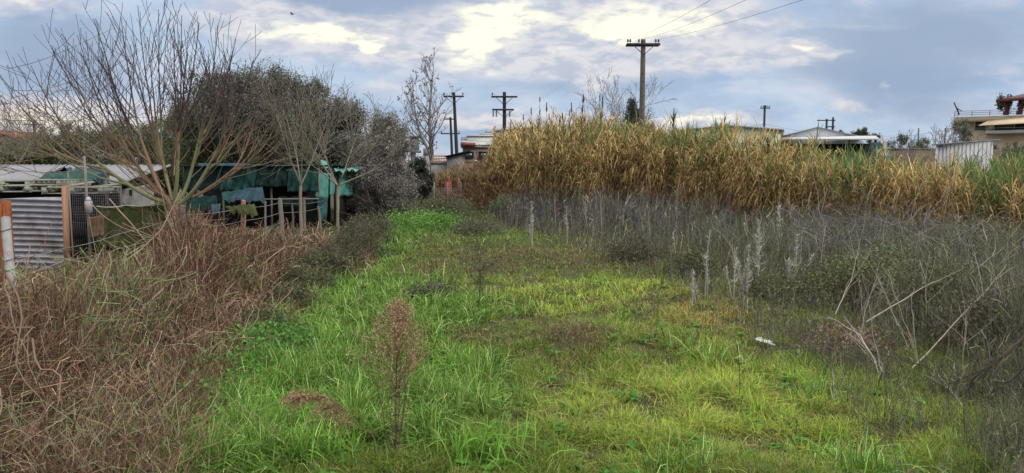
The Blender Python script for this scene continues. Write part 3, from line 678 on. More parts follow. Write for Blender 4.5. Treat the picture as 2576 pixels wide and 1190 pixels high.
def build_reeds():
    n = 5200
    X = rng.uniform(cane_x[0]-.5, cane_x[-1], n); fr = cane_front(X)
    dep = rng.random(n)**1.3*4.5; Y = fr+dep+(fbm(X*.8, X*.3, 3)-.5)*3.0
    top = np.interp(X, cane_x, cane_top)
    H = top*(.72+.17*fbm(X*.5, Y*.5, 3)*1.6+.14*fbm(X*1.7, Y*1.7+4, 2)+.11*rng.normal(size=n))*(.80+.24*np.minimum(dep/2.0, 1))
    H *= .85+.15*sstep(X, cane_x[2], cane_x[3]); dkl = 1-sstep(X, cane_x[2]-.3, cane_x[3]+.2)
    u, v = proj(X, Y, 0.)
    gp = fbm(X*.45+8, Y*.3, 2)
    gprob = .015+.24*sstep(u, 1650, 2100)*sstep(gp, .42, .6)+.7*np.exp(-((u-2140)/30)**2)+.75*np.exp(-((u-2500)/50)**2)+.3*np.exp(-((u-1780)/60)**2)
    gprob *= .45+.55*sstep(dep, 0, 2)
    green = (rng.random(n) < gprob).astype(float)
    H = np.where(green > .5, H*1.03, H)
    m = MB(); reed(m, X, Y, H, rng, green, 34, tone=dkl)
    # thin green shoots pushing out of the top
    k = 230; X2 = rng.uniform(cane_x[4], cane_x[-1], k); Y2 = cane_front(X2)+.5+rng.random(k)*3.2; H2 = np.interp(X2, cane_x, cane_top)*(.97+.16*rng.random(k)**1.6)
    reed(m, X2, Y2, H2, rng, np.ones(k), 12, shoot=True)
    # broken reeds leaning at the foot, reddish brown
    k = 5000; X = rng.uniform(cane_x[0], cane_x[-1], k); Y = cane_front(X)-.5+rng.random(k)*1.5
    D = rng.normal(size=(k, 3))*.35; D[:, 2] = 1; P = above(wander(base3(X, Y), D, .8+1.2*rng.random(k), 4, .5, .35))
    m.ribbons(P, np.maximum(.008, pxw(Y, .35))[:, None]*np.array([[1, .9, .8, .3]]), rng.normal(size=(k, 3)), jit(mixc((.19, .10, .06), (.32, .20, .10), rng.random(k)), .25))
    tag(m.build('reed_bed', MAT['reed']), 'tall bed of golden brown giant reeds with green tips across the field', 'reeds', kind='stuff')
    # reeds whose flower plumes stand clear of the bed: one by one
    lst = [(1373, 262, 34, .9), (1382, 285, 34, .6), (1411, 262, 34, 1), (1426, 285, 33.5, .7), (1448, 240, 33.5, .8), (1470, 268, 33.5, .8), (1492, 245, 33, 1.1), (1476, 246, 34, .5), (1513, 240, 33, .8),
           (1336, 275, 35, .8), (1350, 320, 35, .6), (1404, 300, 34.5, .7), (1350, 245, 35, .5), (1440, 280, 34, .6), (1320, 290, 35.5, .6), (1688, 282, 31, 1.3), (1930, 352, 26, .9), (2010, 355, 25, .8)]
    for j, (uu, vt, Yr, big) in enumerate(lst):
        x = xat(uu, Yr); z = zat(vt, Yr)
        where = ('dark slender reed plume rising against the sky over the left half of the bed' if uu < 1550 else
                 'tall leafy dark reed standing alone just right of the tallest utility pole' if uu < 1800 else
                 'dark reed top standing out in front of the khaki warehouse' if uu < 1960 else 'dark reed top standing out in front of the white warehouse')
        t = thing('reed', where, 'reed', (x, Yr, 0), 'reeds with plumes above the bed')
        g = float(gh(x, Yr)); m = MB(); P = wander(np.array([[x, Yr, g]]), np.array([[rng.normal()*.03, 0, 1]]), np.array([z-g-.35*big]), 6, .04)
        m.tubes(P, np.linspace(.016, .009, 6)[None], 4, (.20, .17, .10)); m.build('culm', MAT['reed'], t)
        tip = P[0, -1]; m = MB(); k = 90
        s_ = rng.random(k); B = tip+np.stack([rng.normal(size=k)*.010, rng.normal(size=k)*.010, s_*.5*big-.05], -1)
        D = rng.normal(size=(k, 3))*.14; D[:, 2] = 1; Pl = wander(B, D, (.16*big)*(1.2-s_), 3, .1)
        m.ribbons(Pl, np.full((k, 1), .009)*np.array([[.8, 1, .3]]), rng.normal(size=(k, 3)), jit(np.tile((.10, .075, .07), (k, 1)), .25)); m.build('plume', MAT['reed'], t)
        m = MB(); k = 10 if uu < 1550 else 34; s_ = rng.random(k) if uu > 1550 else rng.random(k)*.6; zz = g+(z-g)*(.72+.24*s_)
        az = rng.uniform(0, 6.28, k); D = np.stack([np.cos(az), np.sin(az), 2.0+1.5*rng.random(k)], -1); B = np.stack([np.interp(zz, P[0, :, 2], P[0, :, 0]), np.interp(zz, P[0, :, 2], P[0, :, 1]), zz], -1)
        Pl = wander(B, D, .30+.2*rng.random(k), 4, .25, .25); m.ribbons(Pl, np.full((k, 1), .020)*np.array([[.6, 1, .8, .1]]), rng.normal(size=(k, 3)), jit(np.tile((.12, .13, .07), (k, 1)), .25)); m.build('leaves', MAT['reed'], t)
build_reeds()
# ================================================================ TREES
def grow(root, d0, L, r, lev, spec, out, r0):
    """recursive branch skeleton; out[lev] gets (P(7,3), R(7))"""
    K = 7; t = np.linspace(0, 1, K)
    d0 = d0/np.linalg.norm(d0)
    up = np.array([0, 0, 1.]); P = [root]; d = d0.copy(); st = L/(K-1)
    for i in range(K-1):
        d = d+up*spec['up'][lev]/(K-1)+r0.normal(size=3)*spec['wob'][lev]
        d /= np.linalg.norm(d); P.append(P[-1]+d*st)
    P = np.array(P); rt = r*spec['tip'][lev]
    out.append((P, np.linspace(r, rt, K), lev))
    if lev+1 >= len(spec['n']): return
    n = spec['n'][lev+1]; n = int(round(n*(.75+.5*r0.random())*min(1., .35+L/spec['L'][lev]*.65)))
    for j in range(n):
        f = spec['from'][lev]+(1-spec['from'][lev])*(j+r0.random())/max(n, 1); f = min(f, .985)
        s = f*(K-1); i = int(s); a = s-i; p = P[i]*(1-a)+P[i+1]*a
        ax = P[min(i+1, K-1)]-P[i]; ax /= np.linalg.norm(ax)
        q = np.cross(ax, r0.normal(size=3)); q /= np.linalg.norm(q)+1e-9
        an = R(spec['ang'][lev+1])*(.7+.6*r0.random())
        nd = ax*math.cos(an)+q*math.sin(an)
        nl = spec['L'][lev+1]*(.55+.75*r0.random())*(1.12-.55*f)
        grow(p, nd, nl, (r+(rt-r)*f)*spec['rr'][lev+1], lev+1, spec, out, r0)
def skel_mesh(m, out, sides, colf, rmin=0., Y=None):
    for lev in sorted({o[2] for o in out}):
        o = [x for x in out if x[2] == lev]
        P = np.array([x[0] for x in o]); Rr = np.maximum(np.array([x[1] for x in o]), rmin)
        C = colf(P, Rr, lev)
        m.tubes(P, Rr, sides[min(lev, len(sides)-1)], C, cap=False)
def lerp3(a, b, f): return np.asarray(a)*(1-f[..., None])+np.asarray(b)*f[..., None]

def main_bare_tree():
    r0 = np.random.default_rng(21)
    Yt = 15.0; bx = xat(452, Yt); base = np.array([bx, Yt, float(gh(bx, Yt))])
    t = thing('bare_tree', 'large bare many-stemmed tree fanning out purple and orange whips above the left thicket', 'tree', tuple(base))
    spec = dict(n=[1, 6, 6, 3], L=[4, 2.3, 1.15, .5], ang=[0, 26, 30, 32], rr=[1, .58, .55, .6], up=[.42, .55, .35, .2], wob=[.045, .04, .05, .06], tip=[.16, .3, .4, .5])
    spec['from'] = [.16, .18, .2, .2]
    tr = []; br = []
    # trunk: short leaning stump hidden by the vines, then limbs aimed at tips read off the photo
    fork = at(440, 515, Yt)
    trunk = np.linspace(base, fork, 7)+r0.normal(size=(7, 3))*.02; tr.append((trunk, np.linspace(.20, .15, 7), 0))
    groups = [((235, 400, 14.7), .085, [(10, 292, 14.0), (30, 235, 15.2), (62, 330, 13.9), (75, 165, 14.6)]), ((300, 350, 15.3), .075, [(130, 120, 15.8), (95, 230, 15.9), (190, 82, 15.1), (165, 175, 16.2)]),
              ((345, 330, 14.6), .080, [(240, 45, 14.3), (205, 130, 13.9), (300, 40, 15.0), (262, 160, 14.0)]), ((395, 320, 15.4), .07, [(345, 28, 15.2), (395, 22, 15.6), (330, 120, 15.9), (375, 100, 16.2)]),
              ((450, 315, 14.5), .075, [(450, 40, 14.9), (430, 110, 14.0), (492, 58, 14.2), (470, 130, 13.8)]), ((505, 330, 15.3), .07, [(545, 55, 15.3), (520, 140, 15.9), (590, 100, 15.0), (560, 180, 16.0)]),
              ((555, 365, 14.8), .075, [(640, 150, 15.4), (655, 235, 14.6), (610, 210, 14.0), (585, 130, 14.4)]), ((600, 415, 15.2), .06, [(692, 285, 15.3), (676, 345, 14.4), (640, 300, 15.8), (700, 400, 15.0)])]
    def limb(p0, p1, ra, rb, bow):
        k = np.linspace(0, 1, 9)[:, None]; dd = p1-p0; P = p0+dd*k
        P = p0+dd*np.array([1, 1, 0])*(k**bow)+np.array([0, 0, 1.])*dd[2]*(k**(2-bow if bow < 1 else 1))+r0.normal(size=(9, 3)).cumsum(0)*.012*np.linalg.norm(dd)*.4*np.sin(k*math.pi*.5)
        ix = np.linspace(0, 8, 7); P7 = np.stack([np.interp(ix, np.arange(9), P[:, c]) for c in range(3)], -1); R7 = np.interp(ix, np.arange(9), np.linspace(ra, rb, 9)); br.append((P7, R7, 0)); return P7, R7
    for node, rl, tips in groups:
        nd_ = at(*node); p0 = fork+np.array([(nd_[0]-fork[0])*.08, (node[2]-Yt)*.2, -.03+r0.random()*.10])
        LP, LR = limb(p0, nd_, rl*.60, rl*.33, .82)
        for q_, tp in enumerate(tips):
            f = .45+.55*(q_+.6*r0.random())/len(tips); s_ = min(f, .99)*6; i = int(s_); a_ = s_-i; st = LP[i]*(1-a_)+LP[i+1]*a_; end = at(*tp)
            P7, R7 = limb(st, end, rl*.27+.003, .0055, .78); L = np.linalg.norm(end-st)
            nb = int(4+L*2.3)
            for j in range(nb):
                f = .10+.86*(j+r0.random())/nb; s2 = f*6; i = min(int(s2), 5); a2 = s2-i; p = P7[i]*(1-a2)+P7[i+1]*a2; ax = P7[i+1]-P7[i]; ax /= np.linalg.norm(ax)
                q = np.cross(ax, r0.normal(size=3)); q /= np.linalg.norm(q); an = R(22+20*r0.random()); nd = ax*math.cos(an)+q*math.sin(an)
                grow(p, nd, (1.35*(1-f)+.4)*(.6+.7*r0.random())*min(1.15, L/2.4), max(.0058, np.interp(s2, np.arange(7), R7)*.55), 1, dict(spec, n=[1, 6, 2, 0], L=[4, 1.4, .75, .35]), br, r0)
    # low bushy suckers and twigs
    for j in range(22):
        az = r0.uniform(0, 6.28); p = fork+np.array([math.cos(az)*.35, math.sin(az)*.3, .1+r0.random()*.6])
        grow(p, np.array([math.cos(az)*1.3, math.sin(az), .35+.9*r0.random()]), 1.1+1.0*r0.random(), .011, 1, dict(spec, n=[1, 6, 3, 0], L=[4, 1.6, .8, .3]), br, r0)
    # long thin grey arcs hanging between the limbs
    for j in range(75):
        l_ = br[r0.integers(0, 40)][0]; p = l_[r0.integers(1, 6)]; az = r0.uniform(0, 6.28); D = np.array([[math.cos(az), math.sin(az), .1+.9*r0.random()]]); L_ = .9+1.3*r0.random()
        k = np.linspace(0, 1, 7)[:, None]; P = p+D*L_*k+np.array([0, 0, 1.])*L_*(.45*k**2-.35*k)*(1 if j % 2 else .3)+r0.normal(size=(7, 3)).cumsum(0)*.015; br.append((P, np.linspace(.0070, .004, 7), 3))
    def colf(P, Rr, lev):
        if lev == 3: return np.asarray((.17, .15, .125))*(1+r0.normal(size=(P.shape[0], P.shape[1], 1))*.12)
        z = sstep(P[..., 2], 2.5, 3.5); c = lerp3((.22, .135, .09), (.075, .048, .054), z)
        g = (r0.random(P.shape[0]) < .36)[:, None]&(P[..., 2] < 3.6); c = np.where(g[..., None], lerp3((.19, .19, .10), (.09, .065, .055), z), c)
        return c*(1+r0.normal(size=(P.shape[0], 1, 1))*.14)
    m = MB(); skel_mesh(m, tr, [8], colf); m.build('trunk', MAT['bark'], t, smooth=True)
    m = MB(); skel_mesh(m, br, [6, 4, 3, 3], colf, .0046); m.build('branches', MAT['bark'], t, smooth=True)
main_bare_tree()

def small_bare(u, vb, Yt, vtop, label, seed, col, forks, leafy=0):
    r0 = np.random.default_rng(seed); x = xat(u, Yt); g = float(gh(x, Yt)); Ht = zat(vtop, Yt)-g
    t = thing('bare_tree', label, 'tree', (x, Yt, g), None)
    spec = dict(n=[1, 6, 5, 4], L=[Ht*.55, Ht*.42, Ht*.24, Ht*.11], ang=[0, 30, 34, 38], rr=[1, .5, .55, .6], up=[.2, .35, .25, .15], wob=[.06, .06, .07, .08], tip=[.35, .3, .4, .5])
    spec['from'] = [.3, .15, .2, .2]
    tr, br = [], []; z0 = Ht*forks[0]
    P = np.linspace([x, Yt, g-.1], [x+.05, Yt, g+z0], 7)+r0.normal(size=(7, 3))*.012; tr.append((P, np.linspace(.060, .042, 7), 0))
    for k in range(forks[1]):
        az = 6.28*(k+r0.random()*.5)/forks[1]; an = R(forks[2]*(.5+.8*r0.random()))
        grow(P[-1], np.array([math.cos(az)*math.sin(an), math.sin(az)*math.sin(an), math.cos(an)]), Ht*(1-forks[0])*(.75+.3*r0.random()), .024, 0, spec, br, r0)
    cf = lambda P, Rr, lev: np.asarray(col)*(1+r0.normal(size=(P.shape[0], P.shape[1], 1))*.12)*(1-.12*lev)
    m = MB(); skel_mesh(m, tr, [7], cf); m.build('trunk', MAT['bark'], t, smooth=True)
    m = MB(); skel_mesh(m, br, [5, 4, 3, 3], cf, pxw(Yt, .17)); m.build('branches', MAT['bark'], t, smooth=True)
    if leafy:
        e = np.array([o[0][r0.integers(2, 7)] for o in br if o[2] >= 2]); e = e[r0.permutation(len(e))[:leafy]]
        m = MB(); s = pxw(Yt, 2.0); m.leaves(e, s*1.5, s*.5, jit(np.tile((.13, .09, .07), (len(e), 1)), .3), -.5); m.build('leaves', MAT['leaf'], t)
    return t
small_bare(752, 560, 22, 245, 'slim pale grey bare tree with upright branches before the green net shelter', 31, (.23, .19, .15), (.40, 4, 26))
small_bare(845, 590, 23, 275, 'pale bare tree with a straight trunk and spreading twigs by the teal shelter corner', 33, (.24, .21, .155), (.42, 6, 48))
def leader_tree(u, Yt, path, label, seed, col, n1, r, leaves):
    r0 = np.random.default_rng(seed); x = xat(u, Yt); g = float(gh(x, Yt)); t = thing('bare_tree', label, 'tree', (x, Yt, g))
    pts = np.array([[x, Yt, g-.1]]+[at(a, b, Yt) for a, b in path]); q = np.linspace(0, len(pts)-1, 7); P = np.stack([np.interp(q, np.arange(len(pts)), pts[:, c]) for c in range(3)], -1)+r0.normal(size=(7, 3))*.04
    H = P[-1, 2]-g; Rr = np.linspace(r, .012, 7); m = MB(); m.tubes(P[None], Rr[None], 7, col, cap=False); m.build('trunk', MAT['bark'], t, smooth=True); br = []
    spec = dict(n=[1, 6, 6, 3], L=[H*.5, H*.24, H*.10, H*.05], ang=[0, 40, 36, 36], rr=[1, .5, .55, .6], up=[.2, .75, .5, .3], wob=[.05, .05, .07, .08], tip=[.35, .3, .4, .5]); spec['from'] = [.2, .15, .2, .2]
    for j in range(n1):
        f = .24+.74*(j+.8*r0.random())/n1; s_ = f*6; i = min(int(s_), 5); a = s_-i; p = P[i]*(1-a)+P[i+1]*a; az = r0.uniform(0, 6.28)
        grow(p, np.array([math.cos(az), math.sin(az)*.8, .35+.9*f]), H*(.30*(1-f)**.8+.07)*(.75+.5*r0.random()), max(.02, np.interp(s_, np.arange(7), Rr)*.45), 1, spec, br, r0)
    cf = lambda P, Rr, lev: np.asarray(col)*(1+r0.normal(size=(P.shape[0], P.shape[1], 1))*.12)
    m = MB(); skel_mesh(m, br, [5, 4, 3, 3], cf, pxw(Yt, .15)); m.build('branches', MAT['bark'], t, smooth=True)
    e = np.array([o[0][r0.integers(3, 7)] for o in br if o[2] >= 2]); e = e[r0.permutation(len(e))[:leaves]]
    m = MB(); s_ = pxw(Yt, 1.9); m.leaves(e, s_*1.4, s_*.45, jit(np.tile((.13, .09, .07), (len(e), 1)), .3), -.5); m.build('leaves', MAT['leaf'], t)
leader_tree(1092, 50, [(1088, 395), (1062, 345), (1040, 290), (1036, 200)], 'bare tree whose stem leans left, beside the concrete ruin', 41, (.17, .14, .13), 17, .15, 110)
leader_tree(1092, 50.4, [(1085, 370), (1078, 310), (1085, 240), (1092, 158)], 'tallest straight bare tree with a few last leaves, left of the paired poles', 43, (.16, .14, .13), 20, .17, 140)
small_bare(-10, 480, 26, 265, 'leafless grey shrubby tree at the left edge behind the white roof', 47, (.24, .19, .16), (.25, 6, 40))
small_bare(1550, 400, 62, 252, 'bare grey shrubby tree rising behind the reeds left of the dark conifer', 51, (.30, .28, .28), (.2, 6, 26))
small_bare(2345, 400, 42, 330, 'small bare pinkish shrub behind the reeds left of the grey shed', 53, (.26, .22, .22), (.2, 7, 45))

def leafy_tree(name, label, cx, Y, vtop, zlow, wid, nl, c1, c2, seed, lobes=9, leaf=.085, chi=None, trunk_r=.16, depth=None, group=None, cat='tree', gaps=.42, elong=.3):
    r0 = np.random.default_rng(seed); x = xat(cx, Y); g = float(gh(x, Y)); top = zat(vtop, Y); w = wid*Y/FPX/2; dp = depth or w
    t = thing(name, label, cat, (x, Y, g), group)
    # limbs
    spec = dict(n=[1, 5, 4], L=[(top-g)*.5, (top-g)*.4, (top-g)*.2], ang=[0, 38, 40], rr=[1, .55, .55], up=[.25, .25, .1], wob=[.07, .08, .08], tip=[.35, .3, .4]); spec['from'] = [.25, .25, .2]
    br = []; z0 = max(.3, (zlow-g)*.7)
    P = np.linspace([x, Y, g-.1], [x+.1, Y, g+z0], 7)+r0.normal(size=(7, 3))*.03
    m = MB(); m.tubes(P[None], np.linspace(trunk_r, trunk_r*.75, 7)[None], 7, (.14, .12, .10), cap=False); m.build('trunk', MAT['bark'], t, smooth=True)
    for k in range(5):
        az = 6.28*(k+r0.random()*.6)/5; grow(P[-1], np.array([math.cos(az)*.7, math.sin(az)*.7, 1.]), (top-g-z0)*.8, trunk_r*.5, 0, spec, br, r0)
    cf = lambda P, Rr, lev: np.array([.15, .13, .115])*(1+r0.normal(size=(P.shape[0], P.shape[1], 1))*.12)
    m = MB(); skel_mesh(m, br, [5, 4, 3], cf); m.build('branches', MAT['bark'], t, smooth=True)
    # crown: ragged clumps of leaves spread through overlapping lobes
    cz = (top+zlow)/2; hz = (top-zlow)/2
    LB = []
    for k in range(lobes):
        a = r0.uniform(0, 6.28); rr = r0.random()**.5; zz = r0.uniform(-.75, .62)
        wr = math.sqrt(max(.1, 1-zz*zz))
        LB.append((x+math.cos(a)*rr*w*.74*wr, Y+math.sin(a)*rr*dp*.74*wr, cz+zz*hz*.9, w*(.33+.20*r0.random())))
    LB.append((x+w*.05, Y, top-w*.34, w*.34))
    LB = np.array(LB)
    nc = max(30, nl//55)
    li = r0.integers(0, len(LB), nc); dirs = r0.normal(size=(nc, 3)); dirs /= np.linalg.norm(dirs, axis=1, keepdims=True)
    rad = LB[li, 3]*(.35+.68*r0.random(nc)**.5)
    C = LB[li, :3]+dirs*rad[:, None]*np.array([1, dp/w, hz/w*.8 if hz < w else 1.]); C[:, 2] = np.clip(C[:, 2], g+.05, top-.05)
    nz = fbm(C[:, 0]*1.1+seed, C[:, 2]*1.1+C[:, 1]*.3, 3); C = C[nz > gaps-.18]; nc = len(C)
    ctone = r0.random(nc); cs = (.16+.30*r0.random(nc))*max(.6, w/3.2)
    j = r0.integers(0, nc, nl); o = r0.normal(size=(nl, 3))*cs[j][:, None]*np.array([.55, .55, .5])
    # sprays: leaves strung along short outward twigs
    P = C[j]+o
    col = mixc(c1, c2, np.clip(ctone[j]*.8+r0.normal(size=nl)*.22, 0, 1))
    s = max(leaf, pxw(Y, 1.15))*(.6+.7*r0.random(nl))
    m = MB(); m.leaves(P, s*1.35, s*elong, jit(col, .22), .4)
    # outer twigs poking out
    k = nc*3; jj = r0.integers(0, nc, k); D = C[jj]-np.array([x, Y, cz-hz*.4]); D += r0.normal(size=(k, 3))*.6*w
    Pt = wander(C[jj], D, .25+.5*r0.random(k)*cs[jj]*2.2, 4, .3); m.ribbons(Pt, np.full((k, 1), pxw(Y, .26))*np.array([[1, .8, .6, .3]]), r0.normal(size=(k, 3)), jit(np.tile(np.array(c1)*1.1+.02, (k, 1)), .2))
    kk = k*5; ii = r0.integers(0, k, kk); m.leaves(Pt[ii, r0.integers(1, 4, kk)]+r0.normal(size=(kk, 3))*.05, s[0]*1.1+np.zeros(kk), (s[0]*elong*.9)+np.zeros(kk), jit(mixc(c1, c2, r0.random(kk)), .25), .6)
    m.build('crown', MAT['leaf'], t)
    return t
OL1, OL2 = (.042, .046, .034), (.21, .215, .165)
leafy_tree('evergreen_tree', 'biggest dark evergreen tree with a rounded crown behind the green net shelter', 690, 37, 160, 1.2, 400, 70000, OL1, OL2, 3, 15, .09, trunk_r=.28)
leafy_tree('evergreen_tree', 'dark evergreen shoulder between the biggest crown and the grey green olive', 785, 36.6, 205, 1.0, 230, 30000, OL1, OL2, 4, 10, .09, trunk_r=.2)
leafy_tree('evergreen_tree', 'dark evergreen crown just left of the biggest one, behind the bare whips', 550, 38.5, 188, 1.2, 250, 36000, (.06, .07, .035), (.19, .205, .10), 5, 9, trunk_r=.22)
leafy_tree('olive_tree', 'grey green olive tree right of the biggest evergreen', 865, 36, 238, 1.2, 270, 42000, (.07, .072, .058), (.25, .245, .20), 7, 10, trunk_r=.2)
leafy_tree('olive_tree', 'sparse grey shrubby tree reaching to the ground beside the right end of the shelter', 962, 31, 290, .1, 185, 30000, (.10, .096, .086), (.31, .29, .26), 9, 10, .07, trunk_r=.1, gaps=.5)
leafy_tree('olive_tree', 'low grey bush between the shelter corner and the dark ivy mound', 945, 28.5, 420, .05, 160, 14000, (.09, .083, .075), (.24, .21, .19), 10, 8, .06, trunk_r=.06, gaps=.5, cat='bush')
leafy_tree('ivy_mound', 'dark ivy-covered mound at the foot of the concrete ruin', 1055, 44, 400, .1, 75, 9000, (.022, .028, .018), (.06, .065, .045), 11, 6, .08, trunk_r=.08, cat='bush')
for i, (u, v, w, Y, lb) in enumerate([(85, 335, 210, 44, 'low dark olive hedge tree behind the white roof beside the far left utility pole'), (190, 303, 230, 42, 'green brown hedge tree behind the tarpaulin-covered roof'), (300, 296, 220, 43, 'rounded green hedge tree behind the left side of the bare tree'),
                                   (400, 290, 220, 41, 'dark olive hedge tree behind the fork of the bare tree'), (15, 345, 200, 40, 'dark hedge bush at the far left edge under the leafless tree'), (480, 300, 180, 43, 'dense dark hedge tree just left of the evergreens')]):
    leafy_tree('hedge_tree', lb, u, Y, v, .4, w, 24000, (.06, .07, .035), (.21, .22, .10), 60+i, 10, trunk_r=.12, gaps=.25)
for i, (u, v, w, Y) in enumerate([(745, 330, 200, 39), (630, 330, 260, 40.5), (880, 340, 150, 38)]):
    leafy_tree('evergreen_tree', ['dark lower evergreen filling the gap under the biggest crown, right side', 'dark lower evergreen behind the long green net', 'dark lower evergreen behind the teal corner of the shelter'][i], u, Y, v, .2, w, 16000, OL1, (.10, .10, .075), 80+i, 8)
leafy_tree('bush', 'dark scrubby bush in front of the pale building left of the reeds', 1215, 47, 400, .1, 70, 5000, (.075, .065, .05), (.19, .14, .10), 90, 5, trunk_r=.05, cat='bush')
leafy_tree('tree', 'round dark green tree on the skyline right of the white warehouse', 2165, 95, 322, 2.5, 75, 7000, (.045, .06, .03), (.11, .12, .07), 91, 6, trunk_r=.2)
leafy_tree('tree', 'low green tree on the skyline between the round dark tree and the house', 2265, 90, 340, 1.5, 75, 6000, (.06, .08, .045), (.13, .15, .08), 92, 6, trunk_r=.15)
leafy_tree('bush', 'bright green low bush on the skyline left of the grey shed', 2315, 80, 352, 1.0, 80, 6000, (.07, .11, .05), (.15, .20, .09), 93, 6, trunk_r=.1, cat='bush')
leafy_tree('tree', 'grey green feathery tree in front of the cream house', 2410, 55, 308, .8, 100, 9000, (.07, .085, .045), (.19, .20, .13), 94, 8, trunk_r=.12, gaps=.5)
leafy_tree('bush', 'dark bushes under the balcony of the cream house', 2530, 58, 352, .3, 130, 9000, (.04, .045, .035), (.11, .11, .085), 95, 8, trunk_r=.1, cat='bush')
leafy_tree('tree', 'tiny far tree on the skyline just right of the H-shaped pole', 2112, 140, 330, 2.5, 30, 1500, (.06, .07, .06), (.11, .12, .10), 96, 4, trunk_r=.2)

def conifer(u, Y, vtop, w, label, seed):
    r0 = np.random.default_rng(seed); x = xat(u, Y); top = zat(vtop, Y); t = thing('conifer', label, 'tree', (x, Y, 0))
    m = MB(); m.tube((x, Y, -.1), (x, Y, top-.4), .22, .03, 7, (.10, .08, .07)); m.build('trunk', MAT['bark'], t)
    m = MB(); P = []; W = w*Y/FPX/2
    n = 150; z = top-.1-(top*.85)*r0.random(n)**.8; L = np.clip((top-z)/(top*.62), .07, 1)*W*(.75+.4*r0.random(n)); az = r0.uniform(0, 6.28, n)
    D = np.stack([np.cos(az), np.sin(az), .25+.25*r0.random(n)], -1); Pb = wander(np.stack([np.full(n, x), np.full(n, Y), z], -1), D, L*1.15, 6, .1, .1)
    m.tubes(Pb, np.linspace(.03, .01, 6)[None]*np.ones((n, 1)), 3, (.08, .065, .05), cap=False)
    k = 24000; i = r0.integers(0, n, k); f = r0.random(k)**.6*5; s = np.minimum(f.astype(int), 4); a = (f-s)[:, None]
    B = Pb[i, s]*(1-a)+Pb[i, s+1]*a+r0.normal(size=(k, 3))*.13
    q = np.full(k, pxw(Y, 1.3)); m.leaves(B, q*1.6, q*.35, jit(mixc((.028, .042, .034), (.085, .10, .08), r0.random(k)), .25), 1.)
    m.build('crown', MAT['leaf'], t)
conifer(1588, 56, 252, 88, 'dark blue green conifer behind the reeds left of the big utility pole', 6)
conifer(1632, 60, 315, 50, 'small dark conifer behind the reeds just right of the big utility pole', 8)

# ---- brambles and bushes inside the field
def bramble(u, v, Yw, w, h, nl, c1, c2, label, seed, leaf=.03, name='bramble_bush', stems=60):
    r0 = np.random.default_rng(seed); x = xat(u, Yw); g = float(gh(x, Yw)); t = thing(name, label, 'bush', (x, Yw, g))
    m = MB(); k = stems; az = r0.uniform(0, 6.28, k); D = np.stack([np.cos(az)*w*.8, np.sin(az)*w*.8, np.full(k, h*1.2)], -1); P0 = np.tile([x, Yw, g], (k, 1))+r0.normal(size=(k, 3))*[w*.25, w*.25, 0]
    P = above(wander(P0, D, (.6+.7*r0.random(k))*max(w, h)*1.1, 7, .5, .6)); m.tubes(P, np.linspace(.006, .002, 7)[None]*np.ones((k, 1)), 3, (.14, .10, .09), cap=False); m.build('stem', MAT['bark'], t)
    m = MB(); nc = 60; a = r0.uniform(0, 6.28, nc); rr = r0.random(nc)**.5; zz = r0.random(nc)
    C = np.stack([x+np.cos(a)*rr*w*(1-.35*zz), Yw+np.sin(a)*rr*w*(1-.35*zz), g+h*(.1+.85*zz*np.sqrt(np.maximum(0, 1-rr**2*.7)))], -1)
    j = r0.integers(0, nc, nl); Pl = C[j]+r0.normal(size=(nl, 3))*np.array([.17, .17, .13])*w*.9; Pl[:, 2] = np.maximum(Pl[:, 2], g+.02)
    s = max(leaf, pxw(Yw, 1.0))*(.6+.7*r0.random(nl)); m.leaves(Pl, s*1.4, s*.45, jit(mixc(c1, c2, np.clip(r0.random(nc)[j]*.7+r0.random(nl)*.4, 0, 1)), .25), .5); m.build('leaves', MAT['leaf'], t)
    return t
B1, B2 = (.065, .075, .035), (.18, .20, .085)
bramble(2250, 0, 11.5, 1.05, 1.0, 9000, B1, B2, 'largest dark green bramble mound among the grey weeds on the right', 101)
bramble(2400, 0, 10.2, .9, .95, 8000, B1, B2, 'dark green bramble mound right of the largest one', 102)
bramble(2120, 0, 12.5, .8, .7, 5000, B1, B2, 'low bramble mound left of the largest one, beside the pale spikes', 103)
bramble(2530, 0, 8.6, .7, .8, 5000, (.06, .055, .04), (.15, .12, .085), 'brownish weedy bush at the right edge of the field', 104)
bramble(1980, 0, 12.2, .7, .45, 4000, B1, (.14, .15, .07), 'low olive bush under the tallest pale flower spike', 105)
bramble(1600, 0, 17.5, .8, .55, 5000, (.06, .06, .04), (.14, .13, .085), 'low brownish green shrub at the front edge of the grey weeds', 106)
bramble(1750, 0, 15, .6, .5, 3500, B1, (.13, .14, .07), 'low olive shrub just left of the first pale flower spike', 107)
bramble(2160, 0, 8.9, .62, .26, 1100, (.13, .075, .055), (.30, .19, .14), 'low mound of reddish brown dead foliage by the fallen branches', 108)
bramble(1195, 0, 24.5, .9, .5, 4000, (.06, .065, .04), (.13, .13, .08), 'olive scrub bush at the back of the grass right of the brush pile', 109, stems=40)
bramble(1030, 0, 29, 1.3, .8, 6000, (.05, .05, .035), (.13, .12, .08), 'brown green bush behind the bright grass at the left back', 110)
bramble(1275, 0, 33, 1.0, 1.1, 5000, (.06, .085, .045), (.14, .17, .09), 'green shrub at the left foot of the reed bed', 111)
bramble(1120, 0, 34, 1.6, .9, 7000, (.07, .08, .04), (.16, .16, .08), 'wide olive shrub in the middle distance left of the reeds', 112)
bramble(890, 0, 19, .8, .9, 6000, (.045, .05, .03), (.12, .115, .07), 'dark weedy bush where the thicket meets the grass', 113)
bramble(930, 0, 22.5, .9, 1.0, 6000, (.05, .05, .035), (.12, .11, .07), 'brown green bush behind the dark weedy one at the thicket edge', 114)
bramble(800, 0, 15, .6, .65, 4000, (.05, .05, .03), (.13, .115, .07), 'low dark bush at the thicket edge below the two small bare trees', 115)
